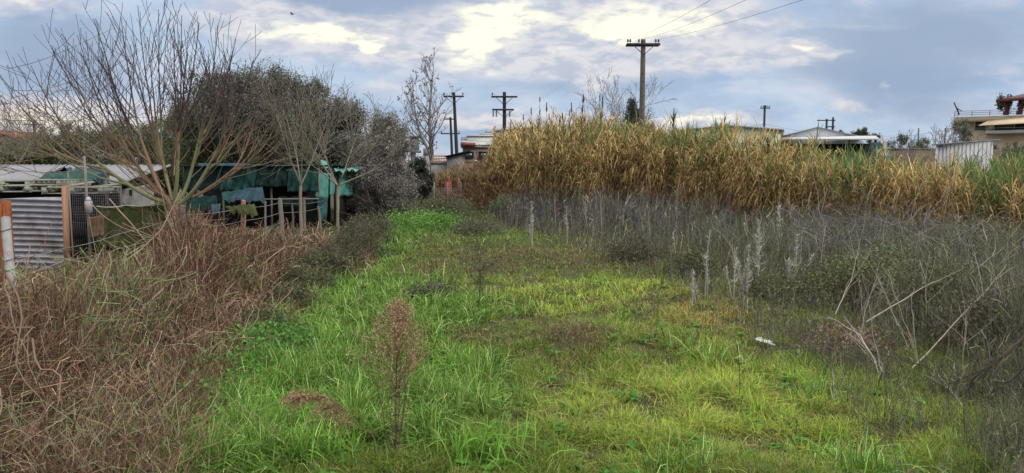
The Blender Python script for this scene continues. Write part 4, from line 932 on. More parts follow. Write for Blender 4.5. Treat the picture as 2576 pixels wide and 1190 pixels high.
bramble(675, 0, 8.3, .62, .30, 5000, (.045, .12, .025), (.12, .26, .05), 'dark green leafy clump at the thicket foot left of the long grass', 116)
bramble(2480, 0, 14, .9, 1.25, 6000, (.05, .06, .035), (.14, .15, .09), 'tall grey green bush in front of the reeds near the right edge', 117)
bramble(1080, 0, 12.2, .5, .3, 3000, (.06, .06, .04), (.13, .12, .08), 'small low brownish bush in the grass left of the forked weed', 118)

for i_, (u_, Y_, w_, h_) in enumerate([(640, 9.2, .45, .30), (718, 11.0, .5, .42), (765, 12.8, .5, .5), (815, 14.6, .55, .55), (862, 17.0, .6, .7)]):
    bramble(u_, 0, Y_, w_, h_, 3800, (.038, .048, .024), (.12, .13, .06), ['lowest dark weed clump on the border between thicket and grass', 'second dark weed clump up the thicket border', 'middle dark weed clump of the thicket border', 'fourth dark weed clump up the thicket border', 'farthest, tallest dark weed clump of the thicket border'][i_], 130+i_, stems=90)
bramble(1050, 0, 26.5, 1.7, .42, 9000, (.06, .16, .03), (.17, .31, .065), 'bright green leafy mound at the far end of the grass strip', 119, leaf=.05, stems=20)
def brush_pile():
    x, y = gpt(1100, 548); t = thing('brush_pile', 'dark heap of cut twigs at the back of the bright grass', 'brush pile', (x, y, 0))
    m = MB(); k = 900; r = rng.random(k)**.5; a = rng.uniform(0, 6.28, k); zz = (1-r)*rng.random(k)*.75
    P0 = np.stack([x+np.cos(a)*r*1.0, y+np.sin(a)*r*.8, gh(x, y)+zz+.02], -1); D = rng.normal(size=(k, 3)); D[:, 2] *= .3
    P = above(wander(P0, D, .3+.6*rng.random(k), 4, .4, .2)); m.tubes(P, np.full((k, 4), .009), 3, jit(mixc((.045, .038, .036), (.12, .10, .095), rng.random(k)), .2), cap=False)
    m.build('twigs', MAT['bark'], t)
brush_pile()
# ================================================================ UTILITY POLES
def insulator(m, p, s=1.):
    x, y, z = p
    m.tube((x, y, z), (x, y, z+.10*s), .016*s, .016*s, 6)
    for a, b, r0_, r1_ in ((.08, .13, .055, .07), (.13, .17, .07, .04), (.17, .21, .058, .045), (.21, .25, .045, .03)):
        m.tube((x, y, z+a*s), (x, y, z+b*s), r0_*s, r1_*s, 8)
def utility_pole(u, Y, vtop, label, arms, r=.15, lean=0., pegs=False, braces=True, g2='utility poles beyond the field', sc=1.0):
    x = xat(u, Y); top = zat(vtop, Y); t = thing('utility_pole', label, 'utility pole', (x, Y, 0), g2)
    m = MB(); P = np.linspace([x-lean, Y, -.2], [x, Y, top], 9); m.tubes(P[None], np.linspace(r*1.25, r*.85, 9)[None], 10, (1, 1, 1), cap=False)
    m.tube((x, Y, top-.02), (x, Y, top+.012), r*.85, r*.80, 10); m.build('shaft', MAT['pole'] if pegs else MAT['arm'], t, smooth=True)
    for (dz, hw, ins, off, dbl) in arms:
        z = top-dz; yo = -(r+.05)
        m = MB(); m.box((x+off, Y+yo, z), (hw*2, .09*sc, .13*sc))
        if dbl: m.box((x+off, Y-yo, z+.002), (hw*2*.995, .09*sc, .13*sc))
        m.build('crossarm', MAT['arm'], t)
        if braces:
            for s_ in (-1, 1):
                m = MB(); m.tube((x, Y+yo-.05, z-.62), (x+s_*.62, Y+yo-.052, z-.06), .022, .022, 6); m.build('brace', MAT['iron'], t)
        for q in ins:
            m = MB(); hang = isinstance(q, tuple); xx = x+off+(q[0] if hang else q)
            if hang:
                for c in range(5): m.tube((xx, Y+yo, z-.10-.09*c), (xx, Y+yo, z-.17-.09*c), .07, .045, 8)
            else: insulator(m, (xx, Y+yo, z+.06*sc), 1.0*sc)
            m.build('insulator', MAT['ceramic'], t)
    if pegs:
        for k in range(14):
            m = MB(); zz = top-2.0-k*.42; m.tube((x+(.03 if k % 2 else -.03), Y-r*1.02, zz), (x+(.03 if k % 2 else -.03), Y-r*1.02-.05, zz), .022, .022, 6); m.build('bolt', MAT['iron'], t)
    return x, Y, top
mp = utility_pole(1613, 44, 100, 'tallest timber utility pole with a double crossarm and six insulators behind the reeds', [(.30, .98, [-.92, -.78, -.27, -.10, .72, .88], -.02, True)], .16, pegs=True, lean=.02)
p2 = utility_pole(1143, 60, 233, 'slim utility pole with one crossarm and three insulators beside the tall bare trees', [(.32, .82, [-.76, -.12, .74], .0, False)], .14, lean=-.35)
p3 = utility_pole(1134, 84, 295, 'thinner farther pole with two short crossarms just left of the slim one', [(.22, .7, [-.5], -.1, False), (1.85, 1.1, [1.0], 0, False)], .15, braces=False, lean=-.3)
p4 = utility_pole(1269, 56, 232, 'dark utility pole with two crossarms, the lower one with hanging insulators', [(.36, .98, [-.9], 0, False), (1.32, .82, [(-.74,), (-.5,), (.5,)], -.1, False)], .15)
p5 = utility_pole(1919, 90, 265, 'small distant utility pole over the khaki warehouse', [(.35, .6, [-.5, -.25, .12, .3, .52], .0, False)], .14, braces=False)
p6 = utility_pole(93, 105, 305, 'distant utility pole with two crossarms at the far left behind the hedge trees', [(.45, 1.35, [-1.2, -.5, .5, 1.1], 0, False), (2.0, 1.2, [], 0, False)], .2, braces=False)
# H-frame of two poles
xh, Yh = xat(2075, 105), 105
t = thing('double_pole', 'H-shaped pair of utility poles joined by crossbars over the white warehouse', 'utility pole', (xh, Yh, 0))
for dx, vt in ((-.05, 299), (.85, 295)):
    m = MB(); m.tube((xh+dx, Yh, -.2), (xh+dx+.05, Yh, zat(vt, Yh)), .2, .14, 8); m.build('shaft', MAT['arm'], t)
m = MB(); m.box((xh-.15, Yh-.2, zat(303, Yh)), (2.6, .12, .14)); m.build('crossarm', MAT['arm'], t)
m = MB(); m.box((xh+.5, Yh-.2, zat(319, Yh)), (1.2, .12, .16)); m.build('crossarm', MAT['arm'], t)
for u, Y, vt, lb in ((2306, 85, 322, 'thin bare post on the skyline left of the house'), (2373, 70, 322, 'second thin post on the skyline, nearest the house')):
    m = MB(); x = xat(u, Y); m.tube((x, Y, -.1), (x, Y, zat(vt, Y)), .07, .06, 8); tag(m.build('post', MAT['arm']), lb, 'post')

def wires(pairs, label, sag=.03, r=.010):
    p0 = np.array(pairs[0][0]); t = thing('power_line', label, 'power line', tuple(p0))
    for a, b in pairs:
        a = np.array(a, float); b = np.array(b, float); k = np.linspace(0, 1, 25)[:, None]; L = np.linalg.norm(b-a)
        P = a+(b-a)*k; P[:, 2] -= (4*sag*L*.25*k*(1-k))[:, 0]; m = MB(); m.tubes(P[None], np.full((1, 25), r), 4, cap=False); m.build('wire', MAT['wire'], t)
ax, aY, az = mp; zt = az-.30+.30
wires([((ax+o, aY-.2, zt+.0), (ax+o*1.0+dx, 14, at(uu, 0, 14)[2]+.55)) for o, dx, uu in ((-.80, xat(1960, 14)-ax+.35, 1960), (-.08, xat(2000, 14)-ax+.25, 2000), (.88, xat(2075, 14)-ax+.25, 2075))],
      'three wires running from the tallest pole up over the field to the top right', .02, .0055)
wires([((ax-.93, aY-.2, zt), (ax-9, 95, 8.6)), ((ax+.75, aY-.2, zt), (ax-7.6, 95, 8.6))], 'pair of faint wires running down behind the tallest pole', .03, .004)
wires([((xat(1160, 60), 60, zat(346+5, 60)), (xat(1330, 88), 88, zat(356, 88)))], 'single dark cable crossing in front of the pale building', .02, .014)
wires([((xat(2235, 90), 90, zat(347, 90)), (xat(2373, 70), 70, zat(327, 70)+.02)), ((xat(2373, 70), 70, zat(323, 70)), (xat(2640, 62), 62, zat(318, 62)))], 'two dark cables slanting up towards the cream house', .02, .016)
wires([((xat(-60, 60), 60, zat(290, 60)), (xat(520, 62), 62, zat(296, 62))), ((xat(-60, 60), 60, zat(301, 60)), (xat(470, 62), 62, zat(305, 62)))], 'two thin cables crossing low behind the big bare tree', .01, .012)
wires([((xat(1790, 90), 90, zat(332, 90)), (p5[0], 90, zat(312, 90))), ((p5[0], 90, zat(312, 90)), (xat(2010, 92), 92, zat(330, 92)))], 'service cables running down both sides of the small distant pole', .01, .014)

# ================================================================ BUILDINGS
def win(t, x, y, z, w, h, frame='whitew', name='window', pane='glass', face=-1):
    m = MB()
    for a, b, c, d in ((-w/2-.04, 0, .08, h+.16), (w/2+.04, 0, .08, h+.16), (0, -h/2-.04, w, .08), (0, h/2+.04, w, .08)): m.box((x+a, y+face*.03, z+b), (c, .10, d))
    f = m.build(name, MAT[frame], t); m = MB(); m.box((x, y+face*.01, z), (w, .03, h)); m.build('pane', MAT[pane], f)
def gable(m, x0, x1, y0, y1, z, zr, ov=.25, th=.12, C=(1, 1, 1)):     # ridge along Y
    xm = (x0+x1)/2
    for a, b in ((x0-ov, xm), (x1+ov, xm)):
        za = z-(zr-z)*ov/((x1-x0)/2)
        m.pts8([(a, y0-ov, za), (b, y0-ov, zr), (b, y1+ov, zr), (a, y1+ov, za)], [(a, y0-ov, za+th), (b, y0-ov, zr+th), (b, y1+ov, zr+th), (a, y1+ov, za+th)], C)
def house_walls(m, x0, x1, y0, y1, z, zr=None):
    m.box(((x0+x1)/2, (y0+y1)/2, z/2), (x1-x0, y1-y0, z))
    if zr:
        xm = (x0+x1)/2
        for y in (y0, y1): m.T.append(np.array([[m.n, m.n+1, m.n+2]])); m.V.append(np.array([[x0, y, z], [x1, y, z], [xm, y, zr]])); m.C.append(np.ones((3, 3))); m.n += 3
# khaki warehouse
Y = 74; x0, x1 = xat(1690, Y), xat(1953, Y); z = zat(330, Y); zr = zat(317.5, Y)
t = thing('warehouse', 'khaki green warehouse with a very low gable behind the reeds', 'warehouse', ((x0+x1)/2, Y, 0)); t.rotation_euler.z = -math.atan2((x0+x1)/2, Y)-.06; KH = t
m = MB(); house_walls(m, x0, x1, Y, Y+22, z, zr); m.build('wall', MAT['khaki'], t)
m = MB(); gable(m, x0, x1, Y, Y+22, z, zr, .3, .16); m.build('roof', MAT['roofg'], t)
m = MB(); m.box(((x0+x1)/2+1.4, Y-.06, z*.45), (3.2, .12, z*.75)); m.build('door', MAT['greyp'], t)
# white warehouse with lean-to
Y = 78; x0, x1 = xat(1955, Y), xat(2150, Y); z = zat(347, Y); zr = zat(322, Y)
t = thing('warehouse', 'pale grey white warehouse with a gabled front and a white canopy edge', 'warehouse', ((x0+x1)/2, Y, 0)); t.rotation_euler.z = -math.atan2((x0+x1)/2, Y)
m = MB(); house_walls(m, x0, x1, Y, Y+20, z, zr); m.build('wall', MAT['whitem'], t)
m = MB(); gable(m, x0, x1, Y, Y+20, z, zr, .3, .12); m.build('roof', MAT['roofm'], t)
xe = xat(2232, Y-4)
m = MB(); ze = zat(352, Y-4); zb = z+.02; m.pts8([(x0-.2, Y-5, ze), (xe, Y-5, ze-.1), (xe, Y-.2, zb), (x0-.2, Y-.2, zb)], [(x0-.2, Y-5, ze+.15), (xe, Y-5, ze+.05), (xe, Y-.2, zb+.12), (x0-.2, Y-.2, zb+.12)]); m.build('canopy', MAT['plastic'], t)
for k in range(5):
    m = MB(); xx = x0+.3+(xe-x0-.6)*k/4; m.box((xx, Y-4.6, ze/2), (.16, .16, ze)); m.build('post', MAT['iron'], t)
m = MB(); m.box(((x0+xe)/2, Y-.35, (ze-.3)/2), (xe-x0-.5, .2, ze-.3)); m.build('canopy_shade', MAT['dark'], t)  # dark board that paints the shade under the canopy over the white front
x = xat(2205, 68); t = thing('green_tank', 'dark green upright tank under the end of the white canopy', 'tank', (x, 68, 0)); m = MB(); m.tube((x, 68, 0), (x, 68, zat(362, 68)), .55, .55, 16); m.tube((x, 68, zat(362, 68)), (x, 68, zat(359, 68)), .5, .2, 16); m.build('drum', MAT['tarp'], t, smooth=False)
# long low field wall / sheds right of it
Y = 70; x0, x1 = xat(2240, Y), xat(2370, Y); t = thing('boundary_wall', 'low brown boundary wall between the green tank and the grey shed', 'wall', ((x0+x1)/2, Y, 0)); m = MB(); m.box(((x0+x1)/2, Y, zat(376, Y)/2), (x1-x0, .3, zat(376, Y))); m.build('wall', MAT['brick'], t); m = MB(); m.box(((x0+x1)/2, Y, zat(376, Y)+.05), (x1-x0+.1, .42, .1)); m.build('coping', MAT['conc'], t)
# grey shed
Y = 38; xa, xb, xc = xat(2354, Y), xat(2420, Y-.4), xat(2510, Y-1.5); zt_ = zat(366, Y); zc_ = zat(356, Y-1.5)
t = thing('shed', 'small grey sheet-metal shed with a white lean-to roof between the reeds and the house', 'shed', (xa, Y, 0)); t.rotation_euler.z = -.42
m = MB(); m.pts8([(xa, Y, 0), (xc, Y-1.5, 0), (xc+.3, Y+3, 0), (xa+.3, Y+3.5, 0)], [(xa, Y, zt_), (xc, Y-1.5, zc_), (xc+.3, Y+3, zc_+.05), (xa+.3, Y+3.5, zt_+.05)]); m.build('wall', MAT['greyp'], t)
m = MB()
m.pts8([(xa-.12, Y-.15, zt_+.003), (xc+.25, Y-1.68, zc_+.003), (xc+.5, Y+3.2, zc_+.09), (xa+.1, Y+3.7, zt_+.09)], [(xa-.12, Y-.15, zt_+.08), (xc+.25, Y-1.68, zc_+.08), (xc+.5, Y+3.2, zc_+.16), (xa+.1, Y+3.7, zt_+.16)]); m.build('roof', MAT['roofm'], t)
m = MB()
for k in range(14):
    f = (k+.5)/14; m.box((xa+(xc-xa)*f, Y-1.5*f-.03, (zt_+(zc_-zt_)*f)/2), (.035, .03, zt_+(zc_-zt_)*f-.04))
m.build('seam', MAT['galv'], t)
# cream house with awning and roof pergola
Y = 112; def_x = lambda u: xat(u, Y)
x0, x1 = def_x(2392), def_x(2760); zs = zat(296, Y); zb = zat(335, Y)
t = thing('house', 'cream house with a beige awning, balcony and a dark red roofed terrace', 'house', (x0, Y, 0)); t.rotation_euler.z = -.55; t.scale.x = 1.2
m = MB(); m.box(((x0+x1)/2+.6, Y+6, (zs-.7)/2), (x1-x0-1.2, 11, zs-.7)); m.build('wall', MAT['cream'], t)
m = MB(); m.box(((x0+x1)/2, Y+5.4, zs-.35), (x1-x0, 12.8, .7)); m.build('terrace_slab', MAT['awning'], t)
m = MB(); m.box(((x0+x1)/2, Y-1.15, zs-.02), (x1-x0+.1, .12, .16)); m.build('terrace_edge', MAT['whitew'], t)
m = MB(); xb0 = def_x(2450); m.box(((xb0+x1)/2, Y-.3, zb-.02), (x1-xb0, 1.8, .45)); m.build('balcony', MAT['whitew'], t)
xa_, xb_ = def_x(2436), def_x(2545); za0, za1 = zat(299, Y), zat(318.5, Y-1.5)
m = MB(); m.pts8([(xa_, Y-2.3, za1-.03), (xb_-.8, Y-2.3, za1+.2), (xb_+.1, Y-1.2, za0+.0), (xa_+.9, Y-1.2, za0-.6)], [(xa_, Y-2.3, za1+.05), (xb_-.8, Y-2.3, za1+.28), (xb_+.1, Y-1.2, za0+.08), (xa_+.9, Y-1.2, za0-.52)]); m.build('awning', MAT['awning'], t)
for u_, w_ in ((2440, 1.1), (2480, 2.4), (2520, 2.6)):
    win(t, def_x(u_), Y+.5, zb+1.25, w_, 1.7, 'maroon' if u_ == 2480 else 'whitew', pane='glass' if u_ != 2480 else 'brick')
m = MB(); m.box((def_x(2460), Y+.1, (zs+zb)/2), (.55, .5, zs-zb-.8)); m.build('pillar', MAT['awning'], t)
for k in range(13):
    m = MB(); xx = x0+.1+k*(x1-x0-.2)/12; m.tube((xx, Y-1.0, zs+.05), (xx, Y-1.0, zs+.85), .035, .035, 5, (.1, .1, .1)); m.build('railing_post', MAT['maroon'], t)
for zz in (.3, .58, .85):
    m = MB(); m.tube((x0+.1, Y-1.0, zs+zz), (x1-.1, Y-1.0, zs+zz), .03, .03, 5); m.build('railing', MAT['maroon'], t)
zr0, zr1 = zat(255, Y-1), zat(228, Y+5)
xr0 = def_x(2464); xr1 = def_x(2700)
m = MB(); m.pts8([(xr0, Y-1.5, zr0-.35), (xr1, Y-1.5, zr0+.5), (xr1, Y+5, zr1), (xr0+5.5, Y+5, zr1-.6)], [(xr0, Y-1.5, zr0-.1), (xr1, Y-1.5, zr0+.75), (xr1, Y+5, zr1+.3), (xr0+5.5, Y+5, zr1-.3)]); rf = m.build('terrace_roof', MAT['tile'], t)
m = MB(); m.pts8([(xr0-.05, Y-1.62, zr0-.45), (xr1, Y-1.62, zr0+.4), (xr1, Y-1.51, zr0+.4), (xr0-.05, Y-1.51, zr0-.45)], [(xr0-.05, Y-1.62, zr0-.02), (xr1, Y-1.62, zr0+.83), (xr1, Y-1.51, zr0+.83), (xr0-.05, Y-1.51, zr0-.02)]); m.build('fascia', MAT['maroon'], rf)
for u_ in (2482, 2504, 2550):
    m = MB(); xx = def_x(u_); m.box((xx, Y-.6, (zs+zr0)/2+.1), (.34, .34, zr0-zs+.3)); m.box((xx, Y-.6, zs+.35), (.62, .62, .7)); m.build('pillar', MAT['maroon'], t)
m = MB(); m.box((def_x(2590), Y+3, (zs+zr0)/2+.3), (5.2, 5, zr0-zs+.5)); m.build('stair_room', MAT['conc'], t)
for u_, Yd in ((2491, Y-1), (2510, Y-.8), (2553, Y)):
    m = MB(); k = 500; c = np.array([def_x(u_), Yd-.6, zs+2.0]); P = c+rng.normal(size=(k, 3))*[.22, .2, .5]; m.leaves(P, np.full(k, .35), np.full(k, .10), jit(mixc((.03, .05, .03), (.08, .10, .05), rng.random(k)), .2)); tag(m.build('potted_plant', MAT['leaf']), {2491: 'leftmost climbing plant on the pergola pillar of the house terrace', 2510: 'climbing plant on the second pergola pillar of the house terrace', 2553: 'dark potted plant by the stair room on the house terrace'}[u_], 'plant', 'plants on the house terrace')
xx = def_x(2388); t2 = thing('antenna', 'thin white aerial mast at the left corner of the house terrace', 'antenna', (xx, Y, zs)); m = MB(); m.tube((xx+.2, Y-1.1, zs-.2), (xx+.2, Y-1.1, zat(247, Y)), .05, .04, 6); m.build('mast', MAT['plastic'], t2); m = MB(); m.tube((xx-.5, Y-1.1, zs+2.2), (xx+.4, Y-1.1, zs+.4), .09, .09, 6); m.tube((xx-.1, Y-1.2, zs+1.3), (xx+.7, Y-1.2, zs+.9), .06, .06, 6); m.build('bracket', MAT['iron'], t2)

# concrete ruin left of the bare trees
Y = 54; x0, x1 = xat(985, Y), xat(1092, Y); zt_ = zat(380, Y)
t = thing('ruined_house', 'roofless grey concrete ruin with a chimney block behind the bare trees', 'ruin', ((x0+x1)/2, Y, 0))
m = MB()
for a, b, zz in ((985, 1002, 374), (1034, 1046, 378), (1064, 1092, 392)): xa, xb = xat(a, Y), xat(b, Y); m.box(((xa+xb)/2, Y, zat(zz, Y)/2), (xb-xa, .3, zat(zz, Y)))
xa, xb = xat(1002, Y), xat(1034, Y); m.box(((xa+xb)/2, Y, zat(412, Y)/2), (xb-xa, .28, zat(412, Y)))
xa, xb = xat(1046, Y), xat(1064, Y); m.box(((xa+xb)/2, Y+.02, zat(425, Y)/2), (xb-xa, .28, zat(425, Y)))
m.box((x0+.15, Y+2.5, zt_/2), (.3, 4.7, zt_)); m.box((x1-.15, Y+2.5, zat(400, Y)/2), (.3, 4.7, zat(400, Y)))
m.build('wall', MAT['concl'], t)
m = MB(); xa, xb = xat(992, Y), xat(1050, Y); m.pts8([(xa-.3, Y-.7, zt_+.01), (xb, Y-.7, zt_-.15), (xb, Y+2.4, zt_-.1), (xa-.3, Y+2.4, zt_+.05)], [(xa-.3, Y-.7, zt_+.24), (xb, Y-.7, zt_+.06), (xb, Y+2.4, zt_+.12), (xa-.3, Y+2.4, zt_+.28)]); m.build('roof_slab', MAT['conc'], t)
m = MB(); m.box((xat(1040, Y), Y+1, zt_+.55), (.55, .6, 1.0)); m.box((xat(1040, Y), Y+1, zt_+1.08), (.75, .8, .14)); m.build('chimney', MAT['conc'], t)
m = MB(); xa, xb = xat(1064, Y), xat(1086, Y); m.box(((xa+xb)/2, Y+.9, zat(385, Y)), (xb-xa, 1.2, .7)); m.build('broken_wall', MAT['conc'], t)
m = MB(); m.pts8([(xat(1000, Y), Y+.3, zt_+.35), (xat(1020, Y), Y+.3, zt_+.35), (xat(1020, Y), Y+1.5, zt_+.35), (xat(1000, Y), Y+1.5, zt_+.35)], [(xat(1001, Y), Y+.3, zt_+.5), (xat(1019, Y), Y+.3, zt_+.85), (xat(1019, Y), Y+1.5, zt_+.85), (xat(1001, Y), Y+1.5, zt_+.5)]); m.build('roof_rubble', MAT['tile'], t)
# small concrete hut
Y = 47; x0, x1 = xat(1124, Y), xat(1163, Y)
t = thing('concrete_hut', 'small grey concrete hut with a slanting roof edge under the paired poles', 'hut', ((x0+x1)/2, Y, 0))
za, zb_ = zat(396, Y), zat(388, Y)
m = MB(); m.pts8([(x0, Y, 0), (x1, Y, 0), (x1, Y+3, 0), (x0, Y+3, 0)], [(x0, Y, za), (x1, Y, zb_), (x1, Y+3, zb_), (x0, Y+3, za)]); m.build('wall', MAT['conc'], t)
m = MB(); xe = xat(1180, Y); zz = zat(381, Y); m.pts8([(x0-.1, Y-.25, za+.01), (xe, Y-.25, zz), (xe, Y+3.2, zz), (x0-.1, Y+3.2, za+.01)], [(x0-.1, Y-.25, za+.08), (xe, Y-.25, zz+.07), (xe, Y+3.2, zz+.07), (x0-.1, Y+3.2, za+.08)]); m.build('roof', MAT['dark'], t)
m = MB(); xa, xb = xat(1142, Y), xat(1158, Y); m.box(((xa+xb)/2, Y-.05, zat(424, Y)-.55), (xb-xa, .08, 1.6)); m.build('door', MAT['brick'], t)
# low wall left of hut with tiles on it
x0, x1 = xat(1085, 48), xat(1124, 47)
t = thing('low_wall', 'low stained concrete wall with a grey coping left of the small hut', 'wall', ((x0+x1)/2, 48, 0)); zz = zat(412, 48)
m = MB(); m.box(((x0+x1)/2, 48, zz/2), (x1-x0, .25, zz)); m.build('wall', MAT['concl'], t); m = MB(); m.box(((x0+x1)/2, 48, zz+.06), (x1-x0+.1, .4, .11)); m.build('coping', MAT['conc'], t)
t = thing('tile_stack', 'stack of orange roof tiles on the low stained wall', 'roof tiles', (xat(1112, 48), 48, zz+.115)); m = MB()
for k in range(7):
    for j in range(3): m.tube((xat(1112, 48)-.5+k*.16, 47.9+j*.02, zz+.17+j*.17), (xat(1112, 48)-.5+k*.16, 48.2+j*.02, zz+.17+j*.17), .075, .06, 8)
m.build('tile', mat_plain('orange_tile', (.55, .30, .17), (.40, .19, .10), 4.), t)
# pale flat building with railing
Y = 90; x0, x1 = xat(1176, Y), xat(1262, Y); zt_ = zat(343, Y)
t = thing('building', 'long pale grey building with a small railed balcony on its left end', 'building', ((x0+x1)/2, Y, 0))
m = MB(); m.box(((x0+x1)/2, Y+4, zt_/2), (x1-x0, 8, zt_)); m.build('wall', MAT['whitew'], t)
m = MB(); m.box(((x0+x1)/2, Y+4, zt_+.08), (x1-x0+.3, 8.3, .16)); m.build('parapet', MAT['greyp'], t)
xb = xat(1160, Y); m = MB(); m.box(((x0+xb)/2, Y+1.5, zat(357, Y)), (x0-xb, 3, .2)); m.build('balcony', MAT['greyp'], t)
m = MB()
for k in range(5): m.tube((xb+.05+(x0-xb-.1)*k/4, Y+.1, zat(357, Y)+.1), (xb+.05+(x0-xb-.1)*k/4, Y+.1, zat(346, Y)), .03, .03, 5)
for vv in (346, 351): m.tube((xb, Y+.1, zat(vv, Y)), (x0, Y+.1, zat(vv, Y)), .03, .03, 5)
m.tube((xb+.3, Y+2, 0), (xb+.3, Y+2, zat(357, Y)-.1), .08, .08, 6); m.build('railing', MAT['iron'], t)
m = MB(); xm = xat(1222, Y); m.box((xm, Y+2, zt_+.35), (1.6, .8, .3)); m.box((xm+.3, Y+2, zt_+.65), (1.0, .5, .25)); m.build('rooftop_unit', MAT['roofg'], t)
for k, uu in enumerate((1240, 1244)):
    m = MB(); m.tube((xat(uu, Y), Y+1, zt_), (xat(uu-1, Y), Y+1, zt_+1.0), .04, .03, 5); m.build('aerial', MAT['plastic'], t)
for uu in (1196, 1216, 1240): win(t, xat(uu, Y), Y, zat(362, Y)-.6, 1.1, .9, 'greyp')
# lean grey building with sloping top
Y = 82; x0, x1 = xat(1249, Y), xat(1335, Y)
t = thing('building', 'grey building with a sloping roof line rising out of the left end of the reeds', 'building', ((x0+x1)/2, Y, 0))
za, zb_ = zat(330, Y), zat(322, Y); m = MB(); m.pts8([(x0, Y, 0), (x1, Y, 0), (x1, Y+7, 0), (x0, Y+7, 0)], [(x0, Y, za), (x1, Y, zb_), (x1, Y+7, zb_), (x0, Y+7, za)]); m.build('wall', MAT['whitew'], t)
m = MB(); m.pts8([(x0-.2, Y-.2, za+.003), (x1, Y-.2, zb_+.003), (x1, Y+7.2, zb_+.003), (x0-.2, Y+7.2, za+.003)], [(x0-.2, Y-.2, za+.18), (x1, Y-.2, zb_+.18), (x1, Y+7.2, zb_+.18), (x0-.2, Y+7.2, za+.18)]); m.build('roof', MAT['greyp'], t)
win(t, xat(1268, Y), Y, za-2.0, 1.1, 1.0, 'greyp')
# brown brick outbuilding
Y = 56; x0, x1 = xat(1164, Y), xat(1262, Y); zt_ = zat(372, Y)
t = thing('brick_outbuilding', 'low brown brick outbuilding with a reddish roof edge behind the small hut', 'outbuilding', ((x0+x1)/2, Y, 0))
m = MB(); m.box(((x0+x1)/2, Y+2, zt_/2), (x1-x0, 4, zt_)); m.build('wall', mat_plain('tan_brick', (.34, .22, .16), (.24, .15, .11), 3., c3=(.2, .12, .09)), t)
m = MB(); m.box(((x0+x1)/2, Y+2, zt_+.07), (x1-x0+.25, 4.3, .13)); m.build('roof', MAT['conc'], t)
m = MB(); m.box((xat(1178, Y), Y-.1, zt_+.26), (1.1, .8, .22)); m.build('roof_block', MAT['redp'], t)
m = MB(); m.box((xat(1200, Y), Y-.02, zat(405, Y)), (2.8, .1, .12)); m.build('ledge', MAT['awning'], t)
for uu in (1180, 1215): win(t, xat(uu, Y), Y, zat(392, Y), .7, .6, 'conc')
# white dish and posts
x = xat(1166, 42); t = thing('white_drum', 'round white drum lying on its side behind the gate posts', 'drum', (x, 42, 0))
m = MB(); an = np.linspace(0, 2*math.pi, 25)[:-1]; P = np.array([[x, 42+i*.12, .80] for i in range(5)])
m.tubes(P[None], np.array([[.30, .47, .50, .50, .50]]), 24, cap=False); m.tube((x, 41.99, .80), (x, 42.02, .80), .31, .31, 24); m.build('shell', MAT['plastic'], t, smooth=True)
m = MB(); m.tube((x, 41.93, .8), (x, 41.985, .8), .06, .06, 10); m.build('hub', MAT['iron'], t)
for uu, lb in ((1156, 'brown wooden gate post left of the white drum'), (1128, 'dull red gate post in front of the small hut')):
    m = MB(); x = xat(uu, 41); m.box((x, 41, .75+.12), (.2 if uu == 1156 else .34, .16, 1.75 if uu == 1156 else 1.3)); m.box((x, 41, 1.78 if uu == 1156 else 1.56), (.24 if uu == 1156 else .38, .2, .05)); tag(m.build('gate_post', MAT['postw' if uu == 1156 else 'redp']), lb, 'post')
t = thing('mesh_fence', 'low grey wire mesh fence in front of the small hut', 'fence', (xat(1120, 40), 40, 0)); m = MB(); xa, xb = xat(1092, 40), xat(1160, 40)
for k in range(12): xx = xa+(xb-xa)*k/11; m.tube((xx, 40, 0), (xx, 40, 1.15), .005, .005, 4)
for zz in np.linspace(.2, 1.15, 8): m.tube((xa, 40, zz), (xb, 40, zz), .005, .005, 4)
m.build('mesh', MAT['galv'], t)
for k in range(3):
    m = MB(); xx = xa+(xb-xa)*k/2; m.tube((xx, 39.95, 0), (xx, 39.95, 1.5), .035, .035, 6); m.build('post', MAT['conc'], t)
# reddish house at the far left edge
Y = 95; x0, x1 = xat(-80, Y), xat(38, Y); t = thing('house', 'reddish house roof at the far left edge behind the leafless tree', 'house', ((x0+x1)/2, Y, 0)); zz = zat(345, Y)
m = MB(); house_walls(m, x0, x1, Y, Y+8, zz, zat(330, Y)); m.build('wall', MAT['brick'], t); m = MB(); gable(m, x0, x1, Y, Y+8, zz, zat(328, Y), .3, .15); m.build('roof', mat_plain('red_tile', (.34, .13, .09), (.24, .09, .06), 3.), t); win(t, xat(-10, Y), Y, zz-1.6, 1.2, 1.1)
# far hedgerow on the horizon
m = MB(); k = 60000; x = rng.uniform(-190, 230, k); yy = rng.uniform(170, 190, k); hh = 2.2+3.2*fbm(x*.06, yy*.02, 4); P = np.stack([x, yy, hh*rng.random(k)], -1); s = np.full(k, .5); m.leaves(P, s*1.3, s*.5, jit(mixc((.06, .075, .05), (.12, .13, .10), rng.random(k)), .2))
tag(m.build('far_hedgerow', MAT['leaf']), 'distant low hedgerow along the horizon', 'hedgerow', kind='stuff')

